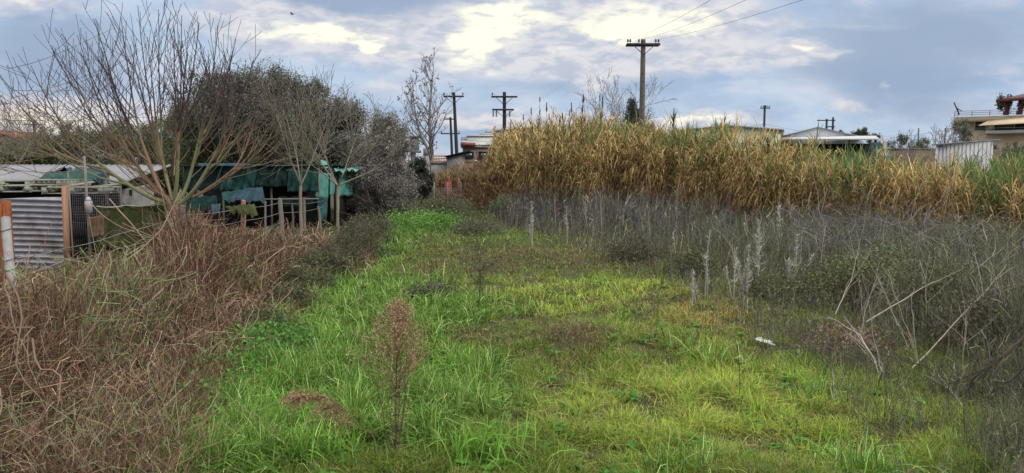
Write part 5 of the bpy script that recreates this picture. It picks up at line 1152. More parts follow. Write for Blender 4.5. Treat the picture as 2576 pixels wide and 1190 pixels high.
# ================================================================ LEFT YARD
def cloth(name, pts, mat, label=None, cat='tarpaulin', n=(22, 14), amp=.05, fold=6., seed=0, parent=None, hang=None, sag=0.):
    r0 = np.random.default_rng(seed+500); a, b, c, d = [np.array(p, float) for p in pts]   # a,b top edge; d,c bottom edge
    s = np.linspace(0, 1, n[0])[:, None, None]; q = np.linspace(0, 1, n[1])[None, :, None]
    Gd = (a*(1-s)+b*s)*(1-q)+(d*(1-s)+c*s)*q
    nrm = np.cross(b-a, d-a); nrm /= np.linalg.norm(nrm)
    S, Qq = s[..., 0]*fold, q[..., 0]
    w = (np.sin(S*2.3+r0.uniform(0, 6)+Qq*2.5)*.5+fbm(S*1.3+seed*7, Qq*3+np.zeros_like(S), 4)*2-1+.5*np.sin(S*5.1+Qq*4+seed))
    Gd = Gd+nrm*(w*amp)[..., None]*(.3+.7*q)
    ragged = (fbm(S*2.2+seed, np.zeros_like(S)+3, 4)-.5)*2.*np.linalg.norm(d-a)*.07
    Gd[..., 2] += (ragged*q[..., 0]**2.5); Gd[..., 2] -= sag*np.sin(s[..., 0]*math.pi*3+seed)**2*(1-q[..., 0])
    m = MB(); m.sheet(Gd); o = m.build(name, MAT[mat], parent, smooth=True, solid=.006)
    if label: tag(o, label, cat)
    return o
# shelter of green netting
Y = 26.
t = thing('net_shelter', 'long low shelter covered in dark green netting behind the wire fence', 'shelter', (xat(640, Y), Y, 0))
A = lambda u, v, y=Y: at(u, v, y)
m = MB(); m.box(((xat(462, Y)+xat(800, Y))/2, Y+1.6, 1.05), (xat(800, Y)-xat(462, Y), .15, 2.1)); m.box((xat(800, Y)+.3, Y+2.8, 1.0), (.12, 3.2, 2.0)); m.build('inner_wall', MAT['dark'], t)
m = MB(); xa, xb = xat(455, Y), xat(802, Y); m.pts8([(xa, Y-.1, 2.28), (xb, Y-.1, 2.30), (xb+1.2, Y+5, 2.34), (xa, Y+5, 2.34)], [(xa, Y-.1, 2.32), (xb, Y-.1, 2.34), (xb+1.2, Y+5, 2.38), (xa, Y+5, 2.38)]); m.build('roof', MAT['tarpd'], t)
for i, (u0, u1, vt, vb, mt, am) in enumerate([(462, 560, 415, 478, 'tarpd', .10), (556, 650, 413, 480, 'tarp', .14), (646, 730, 413, 470, 'tarpd', .12), (726, 800, 413, 482, 'tarp', .10), (470, 545, 492, 528, 'tarp', .08),
                                               (700, 790, 494, 520, 'tarpd', .06)]):
    cloth('net_panel', [A(u0, vt), A(u1, vt), A(u1+3, vb), A(u0-2, vb)], mt, n=(30, 16), amp=am, fold=6, seed=i, parent=t, sag=.05)
cloth('net_panel', [A(793, 432), A(826, 436, 26.6), A(826, 500, 26.6), A(795, 494)], 'tarpl', n=(16, 14), amp=.07, fold=4, seed=21, parent=t)
cloth('net_panel', [A(795, 494, 25.9), A(824, 496, 26.4), A(820, 560, 26.3), A(806, 556, 25.9)], 'tarp', n=(14, 14), amp=.05, fold=4, seed=22, parent=t)
cloth('net_panel', [A(830, 436, 26.8), A(846, 436, 27.4), A(846, 490, 27.4), A(831, 492, 26.8)], 'tarpl', n=(10, 12), amp=.05, fold=3, seed=23, parent=t)
cloth('net_panel', [A(850, 433, 27.5), A(884, 436, 28.4), A(884, 492, 28.4), A(850, 494, 27.5)], 'tarpl', n=(18, 12), amp=.06, fold=4, seed=24, parent=t)
cloth('net_panel', [A(887, 440, 28.5), A(896, 440, 28.8), A(896, 490, 28.8), A(887, 494, 28.5)], 'tarp', n=(8, 12), amp=.04, fold=2, seed=25, parent=t)
cloth('net_panel', [A(908, 424, 29.2), A(916, 426, 29.4), A(920, 495, 29.4), A(911, 490, 29.2)], 'tarpl', n=(8, 14), amp=.05, fold=2, seed=26, parent=t)
cloth('roof_sheet', [A(838, 418, 28.2), A(912, 420, 29.4), A(908, 432, 28.0), A(842, 430, 26.8)], 'tarpl', n=(20, 8), amp=.06, fold=5, seed=27, parent=t)
cloth('roof_sheet', [A(808, 403, 27.5), A(824, 406, 27.5), A(826, 424, 26.4), A(806, 418, 26.4)], 'tarpl', n=(12, 8), amp=.04, fold=3, seed=28, parent=t)
cloth('roof_sheet', [A(892, 420, 28.6), A(918, 424, 29.0), A(915, 440, 28.4), A(896, 436, 28.2)], 'tarpb', n=(12, 8), amp=.04, fold=3, seed=29, parent=t)
cloth('roof_sheet', [A(498, 411, 25.8), A(628, 411, 25.8), A(628, 417, 25.6), A(500, 418, 25.6)], 'tarpb', n=(24, 4), amp=.02, fold=5, seed=30, parent=t)
for uu, yy in ((462, 25.9), (558, 25.9), (680, 25.9), (800, 25.8), (848, 27.2), (905, 29)):
    m = MB(); x = xat(uu, yy+.35); m.tube((x, yy+.35, 0), (x+.03, yy+.35, 2.27), .04, .035, 7); m.build('post', MAT['stick'], t)
m = MB(); m.tube((xat(560, 25.85), 25.85, 1.12), (xat(800, 25.85), 25.85, 1.15), .025, .025, 6); m.build('rail', MAT['stick'], t)
cloth('tarpaulin', [at(592, 478, 23.5), at(660, 470, 23.8), at(668, 506, 23.0), at(575, 508, 23.0)], 'tarpb', 'slate blue tarpaulin draped over a frame in front of the green shelter', n=(26, 14), amp=.10, fold=6, seed=31)
cloth('tarpaulin', [at(556, 484, 24), at(592, 480, 24), at(592, 510, 23.5), at(560, 505, 23.5)], 'tarp', 'small dark teal rag of tarpaulin left of the slate blue one', n=(14, 10), amp=.08, fold=4, seed=32)
cloth('tarpaulin', [at(530, 515, 22.5), at(556, 512, 22.5), at(552, 540, 22), at(536, 538, 22)], 'tarpb', 'lowest small blue rag hanging behind the fence wire', n=(12, 10), amp=.06, fold=3, seed=33)
cloth('netting_scrap', [at(560, 520, 17.6), at(640, 512, 18), at(650, 545, 17.8), at(575, 530, 17.5)], 'mossnet', 'yellow green scrap of plant netting caught on the fence by the short brown post', n=(24, 8), amp=.10, fold=8, seed=34)
# white roofed shed
Ye, Yr = 16.5, 21.5; ze, zrr = zat(463, Ye), zat(416, Yr)
t = thing('low_shed', 'low shed with a pale corrugated roof at the left edge', 'shed', (xat(60, Ye), Ye, 0))
xa, xb = xat(-260, Ye), xat(262, Ye); n_ = 260; xs = np.linspace(xa, xb+.3, n_); ys = np.linspace(Ye, Yr, 6)
Xg, Yg = np.meshgrid(xs, ys, indexing='ij'); Zg = ze+(zrr-ze)*(Yg-Ye)/(Yr-Ye)+.03*np.sin(Xg*2*math.pi/.16); Xg = Xg-(Yg-Ye)*.22
m = MB(); m.sheet(np.stack([Xg, Yg, Zg], -1)); m.build('roof', MAT['roofm'], t, smooth=True, solid=.008)
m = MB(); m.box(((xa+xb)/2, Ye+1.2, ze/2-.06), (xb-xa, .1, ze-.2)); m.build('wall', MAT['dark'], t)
m = MB(); m.tube((xa, Ye-.05, ze-.12), (xat(135, Ye), Ye-.05, ze-.1), .07, .07, 8); m.build('eaves_pole', MAT['mossnet'], t)
for uu in (165, 210, 265, 300):
    m = MB(); x = xat(uu, Ye-.3); m.tube((x, Ye-.3, 0), (x, Ye-.3, ze+.1), .03, .03, 6); m.build('post', MAT['stick'], t)
cloth('tarpaulin', [at(122, 433, 18.2), at(268, 424, 18.6), at(265, 466, 16.3), at(92, 458, 16.6)], 'tarp', 'dark green tarpaulin over the right part of the pale corrugated roof', n=(34, 12), amp=.09, fold=8, seed=41)
cloth('tarpaulin', [at(150, 423, 20.2), at(225, 420, 20.6), at(268, 430, 18.8), at(130, 434, 18.8)], 'tarpb', 'blue tarpaulin with dark folds near the ridge of the pale roof', n=(30, 8), amp=.07, fold=7, seed=42)
cloth('tarpaulin', [at(240, 440, 16.6), at(276, 430, 16.8), at(271, 478, 16.2), at(250, 466, 16.3)], 'tarpb', 'blue tarpaulin corner hanging off the right end of the pale roof', n=(16, 12), amp=.07, fold=4, seed=43)
# planks and pallets on top of the panel
def pallet(x, y, z, rz, label, w=1.2, d=.9, tl=0.):
    t = thing('pallet', label, 'pallet', (x, y, z), 'pallets stacked behind the corrugated panel'); t.rotation_euler = (0, 0, 0)
    ca, sa = math.cos(rz), math.sin(rz); q = lambda a, b, c: (x+a*ca-b*sa, y+a*sa+b*ca, z+c+a*tl)
    for k in range(6):
        m = MB(); m.box(q(0, -d/2+.06+k*(d-.12)/5, .135), (w, .09, .022), rz=rz, ry=-tl); m.build('deck_board', MAT['pallet'], t)
    for k in range(3):
        m = MB(); m.box(q(-w/2+.06+k*(w-.12)/2, 0, .075), (.09, d, .095), rz=rz); m.build('block', MAT['pallet'], t)
        m = MB(); m.box(q(0, -d/2+.07+k*(d-.14)/2, .012), (w, .09, .022), rz=rz, ry=-tl); m.build('bottom_board', MAT['pallet'], t)
for i, (u, v, Yp, rz, lb) in enumerate([(35, 480, 15.5, .04, 'grey pallet at the left end on top of the corrugated panel, lower layer'), (100, 478, 15.6, -.05, 'middle pallet of the lower layer above the corrugated panel'), (45, 468, 15.7, -.06, 'left pallet of the upper layer above the corrugated panel'),
                                       (110, 466, 15.8, .08, 'right pallet of the upper layer above the corrugated panel'), (205, 484, 15.6, .15, 'tilted pallet right of the tan post'), (-40, 476, 15.4, 0, 'pallet cut off by the left edge of the picture')]):
    p = at(u, v, Yp); pallet(p[0], Yp, p[2]-.02, rz, lb)
t = thing('rubble_base', 'dark heap of stored junk under the pallets behind the corrugated panel', 'junk heap', (xat(80, 16), 16, 0)); m = MB()
r0 = np.random.default_rng(77)
for k in range(60): m.box((xat(r0.uniform(-60, 330), 16.), 15.6+r0.random()*1.0, r0.uniform(.1, 1.35)), (.3+.6*r0.random(), .2+.3*r0.random(), .1+.4*r0.random()), rz=r0.random()*3, rx=r0.normal()*.2)
m.build('heap', MAT['dark'], t)
for i, (u0, v0, u1, v1) in enumerate([(160, 470, 235, 458), (190, 476, 300, 470), (210, 486, 280, 482), (150, 462, 225, 466), (230, 470, 310, 462)]):
    a = at(u0, v0, 15.4+.1*i); b = at(u1, v1, 15.9+.1*i); m = MB(); c = (a+b)/2; d_ = b-a; m.box(c, (np.linalg.norm(d_), .16, .03), rz=math.atan2(d_[1], d_[0]), ry=-math.atan2(d_[2], np.hypot(d_[0], d_[1])))
    tag(m.build('plank', MAT['pallet']), ['lowest left weathered plank above the tan post', 'long weathered plank sticking out right of the tan post', 'short plank below the long one right of the tan post', 'weathered plank lying across the pallet tops', 'rightmost tilted plank under the blue tarpaulin corner'][i], 'plank', 'loose planks on the pallets')
# corrugated panel
Yp = 14.6; a = at(-60, 496, Yp); b = at(158, 486, Yp); ztop0, ztop1 = zat(508, Yp), zat(494, Yp); xa, xb = xat(-90, Yp), xat(156, Yp)
zz = np.linspace(0.02, 1, 240); xs = np.linspace(xa, xb, 24); Xg, Tg = np.meshgrid(xs, zz, indexing='ij'); f = (Xg-xa)/(xb-xa); Zt = ztop0+(ztop1-ztop0)*f
Zg = Zt*Tg; Yg = Yp+.028*np.sin(Zg*2*math.pi/.115)+.05*(fbm(Xg*.8, Zg*.8, 3)-.5)
m = MB(); m.sheet(np.stack([Xg, Yg, Zg+.02*np.sin(Xg*1.7)], -1)); o = m.build('corrugated_panel', MAT['galv'], smooth=True, solid=.004)
tag(o, 'weathered grey corrugated metal sheet standing upright behind the fence at the left', 'metal sheet')
m = MB(); x = xat(162, 14.3); m.pts8([(x-.09, 14.25, 0), (x+.0, 14.25, 0), (x+.0, 14.33, 0), (x-.09, 14.33, 0)], [(x-.05, 14.25, zat(468, 14.3)), (x+.035, 14.25, zat(468, 14.3)), (x+.035, 14.33, zat(468, 14.3)), (x-.05, 14.33, zat(468, 14.3))]); tag(m.build('post', MAT['postw']), 'square tan wooden post at the right end of the corrugated sheet', 'post')
m = MB(); x = xat(218, 13.6); m.tube((x-.01, 13.6, 0), (x-.03, 13.6, zat(392, 13.6)), .030, .022, 8); tag(m.build('pole', MAT['stick']), 'tall thin grey pole standing right of the corrugated sheet', 'pole')
m = MB(); x = xat(172, 13.8); m.tube((x, 13.8, 0), (x-.01, 13.8, zat(432, 13.8)), .018, .015, 8); tag(m.build('pole', MAT['stick']), 'thinner short grey pole just right of the tan post', 'pole')
m = MB(); x = xat(232, 13.5); z0 = zat(536, 13.5); m.tube((x-.1, 13.5, z0), (x-.1, 13.5, z0+.22), .06, .065, 12); m.tube((x-.1, 13.5, z0+.22), (x-.1, 13.5, z0+.30), .065, .025, 12); tag(m.build('bottle', MAT['whitepaint']), 'upturned pale plastic bottle on the tall thin pole', 'bottle')
cloth('white_sheet', [at(300, 478, 17.5), at(385, 462, 18), at(388, 520, 18), at(302, 518, 17.5)], 'concl', 'pale crumpled sheet leaning behind the stems of the bare tree', 'sheet', n=(22, 12), amp=.05, fold=4, seed=51)
t = thing('green_net_fence', 'sagging mossy green netting stretched along the fence left of the bare tree', 'netting', (xat(330, 14.8), 14.8, 0))
cloth('net', [at(243, 520, 14.6), at(450, 512, 15.2), at(450, 610, 15.2), at(243, 628, 14.6)], 'mossnet', n=(50, 16), amp=.07, fold=12, seed=52, parent=t, sag=.03)
m = MB(); k = np.linspace(0, 1, 30)[:, None]; P = at(243, 519, 14.55)*(1-k)+at(455, 511, 15.15)*k; P[:, 2] -= .03*np.abs(np.sin(k[:, 0]*9)); m.tubes(P[None], np.full((1, 30), .012), 5, (.4, .42, .3), cap=False); m.build('top_rope', MAT['pallet'], t)
t = thing('brown_sheet', 'rumpled brown sack hanging under the pale bottle', 'sack', (xat(235, 13.4), 13.4, .9)); cloth('cloth', [at(222, 548, 13.4), at(262, 540, 13.5), at(262, 590, 13.4), at(228, 600, 13.4)], 'sack', n=(16, 14), amp=.06, fold=4, seed=53, parent=t)
# back fence with wire mesh behind (dark frame)
t = thing('wire_mesh_panel', 'dark wire mesh panel between the tall thin pole and the pale crumpled sheet', 'mesh panel', (xat(250, 16.3), 15.2, .9)); m = MB()
for uu in np.linspace(178, 300, 26): x = xat(uu, 15.1); m.tube((x, 15.1, .4), (x, 15.1, zat(478, 15.1)), .002, .002, 4)
for vv in np.linspace(472, 560, 14): m.tube((xat(178, 15.1), 15.1, zat(vv, 15.1)), (xat(300, 15.1), 15.1, zat(vv, 15.1)), .002, .002, 4)
m.build('mesh', MAT['galv'], t)

# ================================================================ WIRE FENCE
t = thing('wire_fence', 'old wire fence on uneven wooden stakes running along the left thicket', 'fence', (-6.7, 15, 0))
fx = -6.7; stakes = []
for (u, vt, vb, r, mt, lb) in [(460, 518, 0, .07, 'stick', None), (613, 505, 0, .065, 'postw', 'broken tan stake with a split top'), (705, 500, 0, .07, 'stick', 'thick grey stake'), (765, 498, 0, .045, 'stick', None), (668, 508, 0, .03, 'stick', None), (800, 520, 0, .045, 'stick', None), (735, 515, 0, .03, 'stick', None), (540, 560, 0, .03, 'stick', None)]:
    Yf = fx/((u-CX)/FPX); zt_ = zat(vt, Yf); g = float(gh(fx, Yf)); m = MB(); P = np.linspace([fx+rng.normal()*.06, Yf, g-.1], [fx, Yf, zt_], 6)+rng.normal(size=(6, 3))*.008
    m.tubes(P[None], np.linspace(r*1.1, r*.9, 6)[None], 7, cap=False); m.tube((fx, Yf, zt_-.02), (fx+.01, Yf, zt_+.012), r*.9, r*.75, 7)
    o = m.build('stake', MAT[mt], t); stakes.append((Yf, zt_))
    if lb: o['label'] = lb
def strand(pts, r, name='wire'):
    P = []
    for i in range(len(pts)-1):
        k = np.linspace(0, 1, 14)[:, None]; a, b = np.array(pts[i]), np.array(pts[i+1]); q = a*(1-k)+b*k; q[:, 2] -= .05*np.linalg.norm(b-a)/3*4*(k*(1-k))[:, 0]*.8; P.append(q[:-1] if i < len(pts)-2 else q)
    P = np.concatenate(P); m = MB(); m.tubes(P[None], np.full((1, len(P)), r), 5, cap=False); m.build(name, MAT['galv'], t)
    b = [P[int(k)]+rng.normal(size=3)*.004 for k in range(2, len(P)-1, 2)]
strand([at(35, 650, 9.6), at(160, 625, 10.9), at(300, 588, 13), (fx, 14.9, zat(540, 14.9)), (fx, 18.2, zat(522, 18.2)), (fx, 21.1, zat(510, 21.1)), (fx, 26, zat(505, 26))], .006)
strand([at(35, 700, 9.6), at(160, 655, 10.9), at(300, 625, 13), (fx, 14.9, zat(575, 14.9)), (fx, 18.2, zat(555, 18.2)), (fx, 21.1, zat(535, 21.1)), (fx, 26, zat(520, 26))], .006)
strand([at(35, 760, 9.6), at(160, 700, 10.9), at(300, 655, 13), (fx, 14.9, zat(610, 14.9)), (fx, 18.2, zat(585, 18.2)), (fx, 21.1, zat(560, 21.1))], .005)
# rusty gate post + leaning pale pipe at the left edge
x, Yq = xat(4, 9.3), 9.3; m = MB(); m.box((x-.03, Yq, zat(505, Yq)/2), (.17, .12, zat(505, Yq))); m.box((x+.05, Yq-.075, zat(505, Yq)/2-.01), (.012, .03, zat(505, Yq)-.02)); tag(m.build('gate_post', MAT['rust']), 'rusty orange steel post at the left edge', 'post')
m = MB(); a = at(14, 548, 9.0); b = at(62, 860, 8.6); k = np.linspace(0, 1, 8)[:, None]; P = a+(b-a)*k+np.array([-.04, 0, 0])*np.sin(k*3.14); m.tubes(P[None], np.full((1, 8), .052), 12, cap=False); m.tube(a, a+(a-b)*.004, .052, .045, 12); tag(m.build('leaning_pipe', MAT['whitepaint'], smooth=True), 'pale peeling pipe leaning against the rusty post', 'pipe')
m = MB()
for kk in (.10, .34, .42, .8):
    c = a+(b-a)*kk; an = np.linspace(0, 2*math.pi, 20); m.tubes((c+np.stack([np.cos(an)*.066-.02, np.sin(an)*.066, np.sin(an+1)*.02], -1))[None], np.full((1, 20), .0045), 5, cap=False)
tag(m.build('binding_wire', MAT['iron']), 'thin wire tied round the pale leaning pipe', 'wire')
t = thing('young_tree', 'slim bare stem with a cut end leaning over the wire left of the sack', 'tree', tuple(at(330, 650, 12.5))); m = MB()
for pts, r in (([(228, 510, 12.5), (245, 530, 12.5), (262, 545, 12.5), (300, 570, 12.6), (385, 600, 12.8)], .016), ([(275, 500, 13.2), (300, 530, 13), (325, 556, 12.8), (360, 600, 12.6), (395, 640, 12.5)], .017), ([(455, 478, 12), (430, 530, 11.8), (405, 580, 11.4), (340, 640, 10.8), (300, 710, 10.2), (275, 800, 9.4)], .014)):
    P = np.array([at(*p) for p in pts]); q = np.linspace(0, len(P)-1, 14); P = np.stack([np.interp(q, np.arange(len(P)), P[:, c]) for c in range(3)], -1); m.tubes(P[None], np.linspace(r, r*.6, 14)[None]*.7, 6, (.24, .18, .14), cap=False)
m.build('stem', MAT['bark'], t, smooth=True)
# ================================================================ SINGLE PLANTS AND SMALL THINGS
def panicle_weed():
    r0 = np.random.default_rng(8); x, Y = -.855, 5.2; g = float(gh(x, Y)); top = zat(772, Y)
    t = thing('dried_weed', 'tall dried weed with a diamond-shaped brown feathery head at the front', 'weed', (x, Y, g))
    m = MB(); P = wander(np.array([[x, Y, g]]), np.array([[.02, 0, 1.]]), np.array([top-g]), 12, .03); st = P[0]; m.tubes(P, np.linspace(.0075, .0022, 12)[None], 6, (.10, .065, .05), cap=False)
    for k in range(5):
        Pb = wander(np.array([[x+r0.normal()*.02, Y+r0.normal()*.02, g]]), np.array([[r0.normal()*.12, r0.normal()*.1, 1]]), np.array([(top-g)*(.45+.35*r0.random())]), 8, .1); m.tubes(Pb, np.linspace(.0045, .0015, 8)[None], 5, (.12, .08, .06), cap=False)
    m.build('stem', MAT['dry'], t)
    mb, mh, ml = MB(), MB(), MB(); n = 120; f = .34+.64*r0.random(n)**.9
    B = np.stack([np.interp(f*11, np.arange(12), st[:, c]) for c in range(3)], -1); az = r0.uniform(0, 6.28, n); D = np.stack([np.cos(az)*.75, np.sin(az)*.75, np.ones(n)], -1)
    prof = np.interp(f, [.34, .45, .6, .8, .98], [.42, .46, .36, .20, .07]); Pb = wander(B, D, prof*(.7+.5*r0.random(n)), 7, .25); mb.tubes(Pb, np.linspace(.0016, .0008, 7)[None]*np.ones((n, 1)), 3, (.19, .11, .08), cap=False)
    k = 2300; i = r0.integers(0, n, k); s = r0.random(k)**.6*6; a = np.minimum(s.astype(int), 5); fr = (s-a)[:, None]; B2 = Pb[i, a]*(1-fr)+Pb[i, a+1]*fr; D = r0.normal(size=(k, 3)); D[:, 2] += 1.1
    tw = wander(B2, D, .025+.05*r0.random(k), 3, .3); mb.ribbons(tw, np.full((k, 3), .0007), r0.normal(size=(k, 3)), jit(np.tile((.22, .13, .09), (k, 1)), .2)); ob = mb.build('branchlets', MAT['dry'], t)
    kk = 6000; j = r0.integers(0, k, kk); Ph = tw[j, 2]*(.3+.7*r0.random((kk, 1)))+tw[j, 1]*0; Ph = tw[j, 1]+(tw[j, 2]-tw[j, 1])*r0.random((kk, 1))+r0.normal(size=(kk, 3))*.006
    keep = Ph[:, 2] > g+(top-g)*.40; Ph = Ph[keep]; kk = len(Ph)
    mh.leaves(Ph, .011*(.6+.8*r0.random(kk)), .0036, jit(mixc((.26, .16, .09), (.56, .40, .25), r0.random(kk)**1.6), .2), .6); mh.build('seed_heads', MAT['dry'], t)
    q = 260; zf = r0.random(q)*.5; B = np.stack([np.interp(zf*11, np.arange(12), st[:, c]) for c in range(3)], -1)+r0.normal(size=(q, 3))*[.03, .03, .01]; ml.leaves(B, .05*(.5+r0.random(q)), .004, jit(mixc((.12, .10, .05), (.15, .17, .07), r0.random(q)), .2), .2); ml.build('leaves', MAT['dry'], t)
    # bent companion
    b0 = np.array([x-.12, Y-.05, g]); t = thing('dried_weed', 'dried weed bent over to the left with a drooping brown head at the front', 'weed', tuple(b0))
    pts = np.array([b0, b0+[-.03, 0, .18], at(905, 1075, 4.9), at(870, 1030, 4.85), at(830, 1000, 4.8), at(790, 993, 4.8), at(755, 1005, 4.8)]); q = np.linspace(0, 6, 16); P = np.stack([np.interp(q, np.arange(7), pts[:, c]) for c in range(3)], -1)
    m = MB(); m.tubes(P[None], np.linspace(.006, .0012, 16)[None], 5, (.22, .15, .09), cap=False); m.build('stem', MAT['dry'], t)
    m = MB(); n = 110; f = 5+10.*r0.random(n); B = np.stack([np.interp(f, np.arange(16), P[:, c]) for c in range(3)], -1); D = np.stack([-np.ones(n)*1.1, r0.normal(size=n)*.35, .15+r0.normal(size=n)*.35], -1); Pb = wander(B, D, .09+.10*r0.random(n), 6, .35, .9); m.tubes(Pb, np.full((n, 6), .0013), 3, (.30, .20, .12), cap=False); m.build('branchlets', MAT['dry'], t)
    m = MB(); kk = 2600; i = r0.integers(0, n, kk); a = r0.integers(1, 5, kk); f_ = r0.random((kk, 1)); Ph = Pb[i, a]*f_+Pb[i, a+1]*(1-f_)+r0.normal(size=(kk, 3))*.004; m.leaves(Ph, .012*(.6+.8*r0.random(kk)), .0038, jit(mixc((.26, .15, .09), (.52, .35, .22), r0.random(kk)**1.5), .2), -.4); m.build('seed_heads', MAT['dry'], t)
panicle_weed()
def leafless_weed(u, vb, vt, label, spread, seed, heads=80, col=(.06, .045, .045), headc=(.09, .075, .06), forks=2, r=.005, hz=.3, bend=.1):
    r0 = np.random.default_rng(seed); X, Yw = gpt(u, vb); X, Yw = float(X), float(Yw); g = float(gh(X, Yw)); H = zat(vt, Yw)-g
    t = thing('dried_weed', label, 'weed', (X, Yw, g)); m = MB(); rr = max(r, pxw(Yw, .35)); tips = []
    for k in range(forks):
        P = wander(np.array([[X, Yw, g-.02]]), np.array([[r0.normal()*.10, r0.normal()*.05, 1]]), np.array([H*(1 if k == 0 else .75)]), 8, bend); m.tubes(P, np.linspace(rr, rr*.45, 8)[None], 5, col, cap=False); tips.append(P[0])
    nb = max(3, heads//8)
    if heads:
        B = np.array([tips[r0.integers(0, forks)][r0.integers(4, 8)] for _ in range(nb)]); D = r0.normal(size=(nb, 3))*spread; D[:, 2] = hz; Pb = wander(B, D, H*hz*(.5+.7*r0.random(nb)), 5, .3); m.tubes(Pb, np.full((nb, 5), rr*.33), 3, col, cap=False)
    m.build('stem', MAT['dry'], t)
    if heads:
        m = MB(); kk = heads*3; i = r0.integers(0, nb, kk); Ph = Pb[i, r0.integers(1, 5, kk)]+r0.normal(size=(kk, 3))*.03*hz*3; s = max(.012, pxw(Yw, 1.0)); m.leaves(Ph, np.full(kk, s*1.2), np.full(kk, s*.45), jit(np.tile(headc, (kk, 1)), .3), .2); m.build('seed_heads', MAT['dry'], t)
leafless_weed(1203, 797, 632, 'dark weed with a forked bare stem and bushy grey head amid the grass', 1.0, 1, 420, (.055, .042, .04), (.10, .09, .07), 2, .006, .34)
leafless_weed(1860, 1022, 862, 'thin black weed stem leaning right with a small head, right of the grass centre', .5, 2, 40, (.03, .025, .025), (.08, .07, .06), 1, .0045, .10, .14)
leafless_weed(2196, 1000, 928, 'short burnt black stem, tallest of the three near the fallen branches', .4, 3, 0, (.02, .02, .02), forks=1)
leafless_weed(2186, 962, 930, 'short burnt black stem left of the tallest of three near the fallen branches', .4, 4, 0, (.02, .02, .02), forks=1)
leafless_weed(2220, 965, 932, 'short burnt black stem right of the tallest of three near the fallen branches', .4, 5, 0, (.02, .02, .02), forks=1)
leafless_weed(1998, 1115, 1050, 'short dark bare stem in the lower right grass', .5, 6, 10, (.035, .03, .028), (.07, .06, .05), 1, .004, .1)
leafless_weed(1404, 938, 905, 'small dark stub standing in the grass below the dark weed mat', .4, 7, 6, (.03, .026, .024), (.07, .06, .05), 1, .0045, .1)
leafless_weed(1665, 1075, 1030, 'small dark stalk in the olive grass left of the leaning black stem', .4, 8, 10, (.05, .045, .04), (.09, .08, .06), 1, .004, .1)
leafless_weed(1150, 570, 500, 'greyish twiggy weed standing right of the brush pile', 1., 9, 260, (.10, .085, .075), (.12, .12, .08), 4, .008, .45)
leafless_weed(935, 660, 545, 'dark twiggy weed at the border of thicket and grass', 1., 10, 260, (.09, .075, .06), (.10, .09, .06), 3, .006, .45)
leafless_weed(912, 760, 700, 'small dark bent weed at the left border of the grass', .8, 11, 60, (.05, .04, .04), (.08, .07, .05), 2, .005, .3)
leafless_weed(1340, 800, 772, 'tiny dark stalk in the bright grass right of the forked weed', .4, 12, 6, (.04, .035, .03), (.07, .06, .05), 1, .004, .1)

def pale_spike(u, vb, vt, w, label, seed, multi=1, Yw=None):
    r0 = np.random.default_rng(seed)
    if Yw is None: X, Yw = gpt(u, vb); X, Yw = float(X), float(Yw)
    X = xat(u, Yw); g = float(gh(X, Yw)); H = zat(vt, Yw)-g; t = thing('flower_spike', label, 'dried flower', (X, Yw, g), 'pale dried flower spikes'); m, mf = MB(), MB()
    for k in range(multi):
        hh = H*(1 if k == 0 else .5+.35*r0.random()); P = wander(np.array([[X+r0.normal()*.05*(k > 0), Yw, g]]), np.array([[r0.normal()*.16*(k > 0), r0.normal()*.1*(k > 0), 1]]), np.array([hh]), 9, .05); m.tubes(P, np.linspace(.011, .005, 9)[None], 5, (.42, .38, .35), cap=False)
        n = int(120*hh); f = .36+.64*r0.random(n); B = np.stack([np.interp(f*8, np.arange(9), P[0, :, c]) for c in range(3)], -1); az = r0.uniform(0, 6.28, n); s = w*Yw/FPX*.42*(1.25-.75*f)*(.7+.5*r0.random(n))
        s *= (fbm(f*14+seed, f*0+k, 2)*1.5+.15); D = np.stack([np.cos(az), np.sin(az), -.35+.9*r0.random(n)], -1); q = np.linspace(0, 1, 5)[None, :, None]; Pl = B[:, None]+D[:, None]*s[:, None, None]*q+np.array([0, 0, 1])*(s[:, None, None]*.9*(q**2-.35*q))
        mf.ribbons(Pl, np.full((n, 1), max(.004, pxw(Yw, .30)))*np.array([[.8, 1, .9, .7, .2]]), r0.normal(size=(n, 3)), jit(mixc((.26, .25, .21), (.60, .57, .50), r0.random(n)**1.3), .15))
    m.build('stem', MAT['dry'], t); mf.build('bracts', MAT['dry'], t)
pale_spike(1917, 705, 552, 46, 'tallest whitish feathery dried flower spike in front of the grey weeds', 1, 1, 12.6)
pale_spike(1890, 715, 615, 34, 'whitish many-stemmed flower clump at the left foot of the tallest pale spike', 2, 6, 12.2)
pale_spike(1782, 735, 578, 26, 'slender whitish flower spike, the leftmost of the near ones', 3, 2, 12.4)
pale_spike(2010, 725, 590, 36, 'whitish flower spike right of the tallest pale one', 4, 3, 12.8)
pale_spike(1855, 710, 622, 24, 'small pale spike just left of the many-stemmed clump', 5, 2, 12.0)
pale_spike(1965, 640, 508, 34, 'grey white spike top standing higher at the back among the grey weeds', 6, 1, 16)
pale_spike(1340, 618, 508, 20, 'far small white spike at the left part of the grey weeds', 7, 2, 21)
pale_spike(1428, 622, 520, 14, 'thin far white spike right of the far small one', 8, 1, 21)
pale_spike(2415, 650, 540, 34, 'pale grey spike near the right edge in front of the reeds', 9, 2, 15)
pale_spike(1750, 760, 680, 30, 'low pale leaning spray below the leftmost near spike', 10, 2, 11.6)
